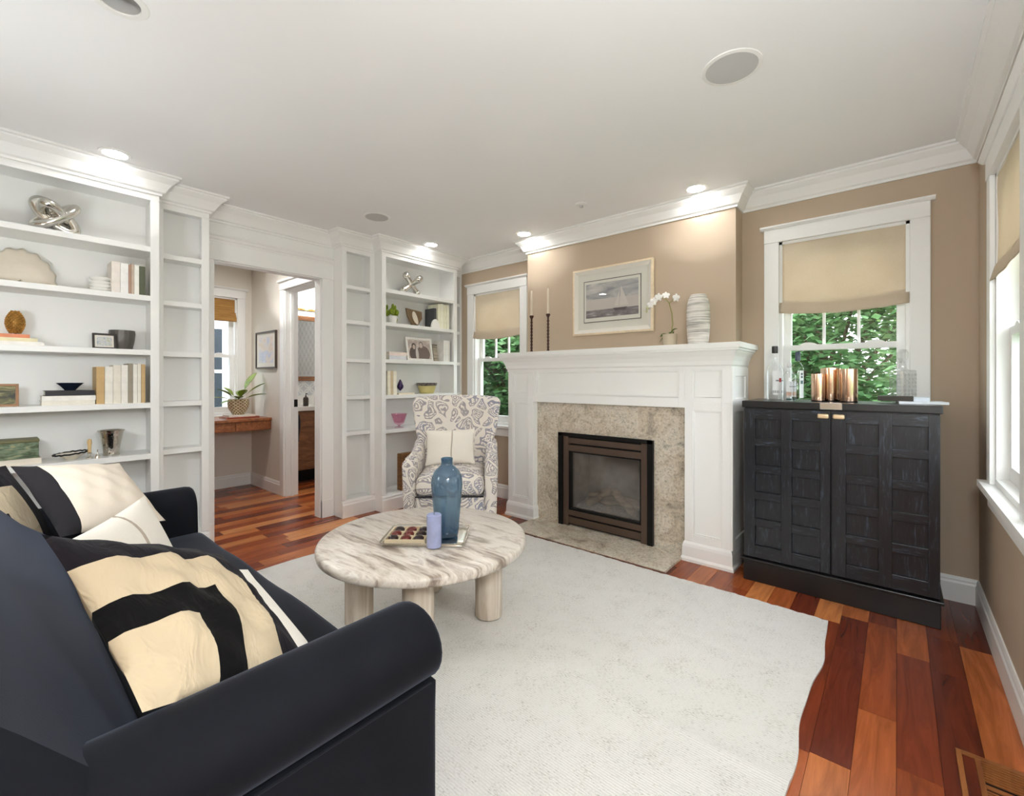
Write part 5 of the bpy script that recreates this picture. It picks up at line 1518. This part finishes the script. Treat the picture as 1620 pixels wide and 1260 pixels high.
M['leaf2'] = plain('glossy_leaf', rgb(122, 142, 52), 0.35, var=0.3, vs=8)
random.seed(12)
for i, (a, el, ln_, wd) in enumerate(((1.75, 1.1, 0.46, 0.06), (1.2, 0.80, 0.38, 0.055), (0.9, 0.45, 0.32, 0.05), (-1.3, 0.7, 0.30, 0.04), (-1.6, 0.35, 0.30, 0.032), (-0.9, 0.15, 0.28, 0.03), (0.2, 0.9, 0.22, 0.05), (2.6, 0.8, 0.22, 0.045), (-0.3, 0.5, 0.2, 0.045), (-2.4, 0.9, 0.26, 0.04))):
    D = Vector((math.cos(a) * math.cos(el), math.sin(a) * math.cos(el), math.sin(el))); Sx = Vector((-math.sin(a), math.cos(a), 0)); U = Sx.cross(D) * -1
    def lf(u, v_):
        st = 0.35; p = D * (ln_ * u) + Vector((0, 0, -0.10 * u * u * ln_ * 2))
        wdt = wd * (math.sin(PI * max(0, (u - st) / (1 - st))) ** 0.7 if u > st else 0.06)
        q = (v_ - 0.5) * 2
        p = p + Sx * (wdt * q) + U * (abs(q) * wdt * 0.25)
        return (p.x, p.y, p.z + 0.15)
    o = MB().grid(16, 4, lf).build('leaf', 'leaf2', hpz, True); sd = o.modifiers.new('t', 'SOLIDIFY'); sd.thickness = 0.002
flatbook('red-brown book under the hall plant', (-5.40, 1.85, 0.8225), 0.016, 0.32, 0.26, (150, 72, 48), group='books under the hall plant')
flatbook('cream book under the hall plant', (-5.43, 1.85, 0.839), 0.018, 0.26, 0.22, (224, 216, 204), group='books under the hall plant')
hf = thing('framed_print', 'dark framed abstract print on the hall wall', 'picture', (-5.425, 2.099, 1.578))
fr_rect(MB(), 0.272, 0.208, 0.256, 0.192, -0.024, -0.022).build('frame', plain('dark_frame', rgb(74, 62, 52), 0.4), hf)
box('mat', 'mat_board', -0.26, 0.26, -0.012, -0.001, -0.196, 0.196, hf)
MB().add([(-0.20, -0.0125, -0.145), (0.20, -0.0125, -0.145), (0.20, -0.0125, 0.145), (-0.20, -0.0125, 0.145)], [(0, 1, 2, 3)]).build('print', printed('abstract_print', [(0.36, rgb(214, 196, 176)), (0.48, rgb(224, 214, 204)), (0.58, rgb(196, 200, 216)), (0.7, rgb(224, 226, 232))], (4, 4, 6)), hf)
# bathroom slice seen through the doorway
vn = thing('bath_vanity', 'brown wood bathroom vanity with white counter through the doorway', 'vanity', (-5.76, 2.85, 0))
M['oakv'] = wood('vanity_wood', rgb(112, 74, 46), rgb(156, 108, 72), (6, 6, 30), 0.45)
box('body', 'oakv', -0.248, 0.24, -0.55, 0.70, 0.14, 0.862, vn)
box('toe_kick', 'black', -0.248, 0.18, -0.55, 0.70, 0.0, 0.14, vn)
for a, b in ((-0.54, -0.11), (-0.10, 0.30), (0.31, 0.69)):
    d_ = box('door', 'oakv', 0.24, 0.254, a, b, 0.17, 0.845, vn, 0.003)
    fw = 0.06
    for (p, q, r_, s_) in ((a, a + fw, 0.17, 0.845), (b - fw, b, 0.17, 0.845), (a + fw, b - fw, 0.17, 0.17 + fw), (a + fw, b - fw, 0.845 - fw, 0.845)):
        box('rail', 'oakv', 0.254, 0.264, p, q, r_, s_, d_, 0.002)
box('counter', 'porcelain', -0.248, 0.275, -0.57, 0.71, 0.862, 0.912, vn, 0.004)
box('backsplash', 'porcelain', -0.248, -0.235, -0.57, 0.71, 0.912, 1.03, vn)
for k, (yy, nm) in enumerate(((2.64, 'nearer the doorway'), (2.78, 'farther from the doorway'))):
    sb_ = thing('soap_dispenser', f'dark pump soap bottle {nm} on the vanity', 'soap bottle', (-5.64, yy, 0.9125), 0, 'soap bottles on the vanity')
    MB().lathe([(0.030, 0), (0.032, 0.004), (0.032, 0.095), (0.024, 0.110), (0.010, 0.116), (0.010, 0.130)], 20).build('bottle', plain('dark_bottle', rgb(64, 54, 48), 0.3) if k == 0 else 'porcelain', sb_, True)
    MB().tube([(0, 0, 0.128), (0, 0, 0.150), (0.012, 0, 0.158), (0.036, 0, 0.150)], 0.005, 6).build('pump', 'black', sb_, True)
mr = thing('bath_mirror', 'wood framed mirror above the vanity', 'mirror', (-6.008, 2.86, 1.655))
for nm, a in (('frame_rail', (0.001, 0.03, -0.50, 0.50, 0.37, 0.43)), ('frame_rail', (0.001, 0.03, -0.50, 0.50, -0.43, -0.37)), ('frame_stile', (0.001, 0.03, -0.56, -0.50, -0.43, 0.43)), ('frame_stile', (0.001, 0.03, 0.50, 0.56, -0.43, 0.43))):
    box(nm, 'oakv', *a, mr, 0.003)
box('mirror_glass', plain('mirror_glass', rgb(235, 238, 238), 0.03, 1.0, var=0.0), 0.001, 0.012, -0.50, 0.50, -0.37, 0.37, mr)
ws = thing('wall_sconce', 'glowing white bathroom wall light above the mirror', 'wall light', (-6.008, 2.86, 2.30))
box('back_plate', 'brass', 0.001, 0.02, -0.22, 0.22, -0.14, -0.10, ws, 0.003)
for yy in (-0.15, 0.0, 0.15):
    MB().lathe([(0.028, -0.12), (0.05, -0.06), (0.06, 0.05), (0.056, 0.07), (0, 0.075)], 24).build('lamp_shade', emit('sconce_glow', (1, 0.97, 0.92, 1), 7.0), ws, True, loc=(0.09, yy, 0))
    MB().tube([(0.02, yy, -0.12), (0.06, yy, -0.12), (0.09, yy, -0.115)], 0.008, 8).build('arm', 'brass', ws, True)
tw = thing('hand_towel', 'dark towel hanging at the left of the vanity', 'towel', (-5.47, 2.405, 0.50))
def twl(u, v_): return (0.012 * math.sin(9 * u) + 0.004 + 0.012 * v_, -0.075 + 0.15 * u + 0.01 * math.sin(5 * v_), 0.32 * (1 - v_))
o = MB().grid(14, 10, twl).build('cloth', plain('dark_towel', rgb(44, 46, 54), 0.95, var=0.2, vs=30), tw, True); sd = o.modifiers.new('t', 'SOLIDIFY'); sd.thickness = 0.008

# ================================================================== FLOOR REGISTER
vt = thing('floor_vent', 'wooden slatted floor register beside the right baseboard', 'floor vent', (0.232, 1.90, 0.0))
M['vent_wood'] = wood('register_wood', rgb(126, 72, 34), rgb(168, 106, 56), (20, 4, 4), 0.4, 'World')
for nm, a in (('frame_strip', (-0.084, -0.070, -0.235, 0.235)), ('frame_strip', (0.078, 0.092, -0.235, 0.235)), ('frame_strip', (-0.070, 0.078, 0.217, 0.235)), ('frame_strip', (-0.070, 0.078, -0.235, -0.217)),
              ('inner_strip', (-0.040, -0.026, -0.217, 0.217)), ('cross_bar', (-0.026, 0.078, 0.085, 0.100)), ('cross_bar', (-0.026, 0.078, -0.05, -0.035))):
    box(nm, 'vent_wood', *a, 0.0005, 0.006, vt, 0.001)
box('vent_back', 'black', -0.026, 0.078, -0.217, 0.217, 0.0003, 0.001, vt)
y = 0.208
while y > -0.21:
    if not (0.078 < y < 0.108 or -0.056 < y < -0.028):
        box('slat', 'vent_wood', -0.026, 0.078, y - 0.0035, y + 0.0035, 0.001, 0.005, vt)
    y -= 0.0125

# ================================================================== OUTDOORS
M['grass'] = plain('lawn', rgb(74, 104, 52), 0.9, var=0.35, vs=3)
gr = struct(box('ground', 'grass', -30, 30, -30, 40, -0.95, -0.90))
def leafmat(name, a, b, c):
    t = NT(name)
    oi = t.noise(t.coord('Object'), 1.1, 3)
    f2 = t.noise(t.coord('Object'), 9, 2)
    cc_ = t.ramp(t.math('ADD', t.math('MULTIPLY', oi, 0.55), t.math('MULTIPLY', f2, 0.45)), [(0.36, a), (0.5, b), (0.64, c)])
    t.col(cc_); t.set(Roughness=0.65)
    tr_ = t.n('ShaderNodeBsdfTranslucent'); t.l(cc_, tr_.inputs['Color'])
    mx_ = t.n('ShaderNodeMixShader'); mx_.inputs['Fac'].default_value = 0.35
    t.l(t.b.outputs[0], mx_.inputs[1]); t.l(tr_.outputs[0], mx_.inputs[2]); t.l(mx_.outputs[0], t.out.inputs['Surface'])
    return t.m
M['leaf_a'] = leafmat('maple_leaves', rgb(58, 98, 44), rgb(106, 142, 76), rgb(166, 184, 118))
M['leaf_b'] = leafmat('spruce_leaves', rgb(52, 98, 52), rgb(100, 142, 90), rgb(158, 186, 136))
M['bark'] = wood('bark', rgb(70, 58, 48), rgb(120, 104, 88), (6, 6, 2), 0.9)
def tree(label, loc, rx, rz, zc, n_, mat, seed, lsz=0.058, clumps=42):
    rnd = random.Random(seed)
    t_ = thing('tree', label, 'tree', loc)
    MB().tube([(0, 0, 0), (0.05, 0.03, zc * 0.5), (0, 0, zc + rz * 0.5)], [0.14, 0.11, 0.04], 10).build('trunk', 'bark', t_, True)
    m_ = MB(); cl_ = []
    for i in range(clumps):
        p = Vector((rnd.gauss(0, 1), rnd.gauss(0, 1), rnd.gauss(0, 1))).normalized() * (0.45 + 0.55 * rnd.random() ** 0.5)
        cl_.append(Vector((p.x * rx, p.y * rx, zc + p.z * rz)))
    br = MB()
    for c_ in cl_[::3]:
        br.tube([(0, 0, zc * 0.55), (c_.x * 0.5, c_.y * 0.5, (c_.z + zc * 0.6) / 2), c_], [0.05, 0.03, 0.012], 6)
    br.build('branches', 'bark', t_, True)
    for i in range(n_):
        c_ = rnd.choice(cl_); d = Vector((rnd.gauss(0, 1), rnd.gauss(0, 1), rnd.gauss(0, 0.8))) * (0.17 * rx)
        p = c_ + d; a = rnd.random() * 6.283; b_ = rnd.gauss(0, 0.7)
        e1 = Vector((math.cos(a), math.sin(a), 0.3 * rnd.gauss(0, 1))).normalized() * lsz * (0.6 + 0.7 * rnd.random())
        e2 = e1.cross(Vector((math.sin(b_), 0.4 * rnd.gauss(0, 1), math.cos(b_)))).normalized() * e1.length * 0.55
        m_.add([p - e1, p + e2 * 0.9 - e1 * 0.1, p + e1, p - e2 * 0.9 - e1 * 0.1], [(0, 1, 2, 3)])
    m_.build('foliage', mat, t_, weld=False)
tree('bright green tree seen through the window above the cabinet', (-0.8, 7.4, -0.9), 1.75, 1.5, 2.5, 30000, 'leaf_b', 3, 0.062, 70)
tree('taller green tree at the right of the cabinet window', (2.0, 13.6, -0.9), 2.2, 2.6, 3.6, 20000, 'leaf_a', 5, 0.075)
tree('leafy tree farther back behind the cabinet window', (-3.7, 13.6, -0.9), 2.1, 2.2, 2.6, 20000, 'leaf_a', 8, 0.10, 70)
tree('leafy green tree seen through the window behind the armchair', (-6.3, 7.6, -0.9), 1.7, 2.1, 2.5, 34000, 'leaf_b', 11, 0.085, 110)
tree('tall tree beyond the left alcove window', (-11.2, 12.6, -0.9), 2.3, 2.7, 3.2, 24000, 'leaf_a', 13, 0.11, 90)
tree('green tree outside the right-hand side windows', (6.2, 3.4, -0.9), 2.2, 2.0, 2.6, 16000, 'leaf_a', 17)
# neighbour's house across from the hall window
nh = thing('neighbour_house', 'white clapboard house wall with grey windows beyond the hall window', 'house', (-9.0, 2.4, -0.9))
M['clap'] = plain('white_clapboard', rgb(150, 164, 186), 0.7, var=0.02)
M['darkglass'] = plain('dark_window_glass', rgb(52, 58, 66), 0.15, var=0.1)
box('wall_core', 'clap', -0.4, -0.03, -4.5, 4.5, 0, 6.0, nh)
bmesh_ = MB().prism([(0, 0), (0.022, 0), (0.006, 0.118), (0, 0.118)], 'y', -4.5, 4.5).mesh('clapboard'); bmesh_.materials.append(M['clap'])
for i in range(48):
    o = bpy.data.objects.new('clapboard', bmesh_); COL.objects.link(o); o.parent = nh; o.location = (-0.03, 0, i * 0.122)
for (ya, yb, za, zb) in ((-0.50, 0.33, 1.55, 3.02), (-2.6, -1.7, 1.55, 3.05), (1.5, 2.4, 1.55, 3.05)):
    w_ = box('window', 'white', -0.01, 0.03, ya - 0.10, yb + 0.10, za - 0.10, zb + 0.14, nh)
    for (p, q) in ((za, (za + zb) / 2 - 0.03), ((za + zb) / 2 + 0.03, zb)):
        box('pane', 'darkglass', 0.03, 0.034, ya, yb, p, q, w_)
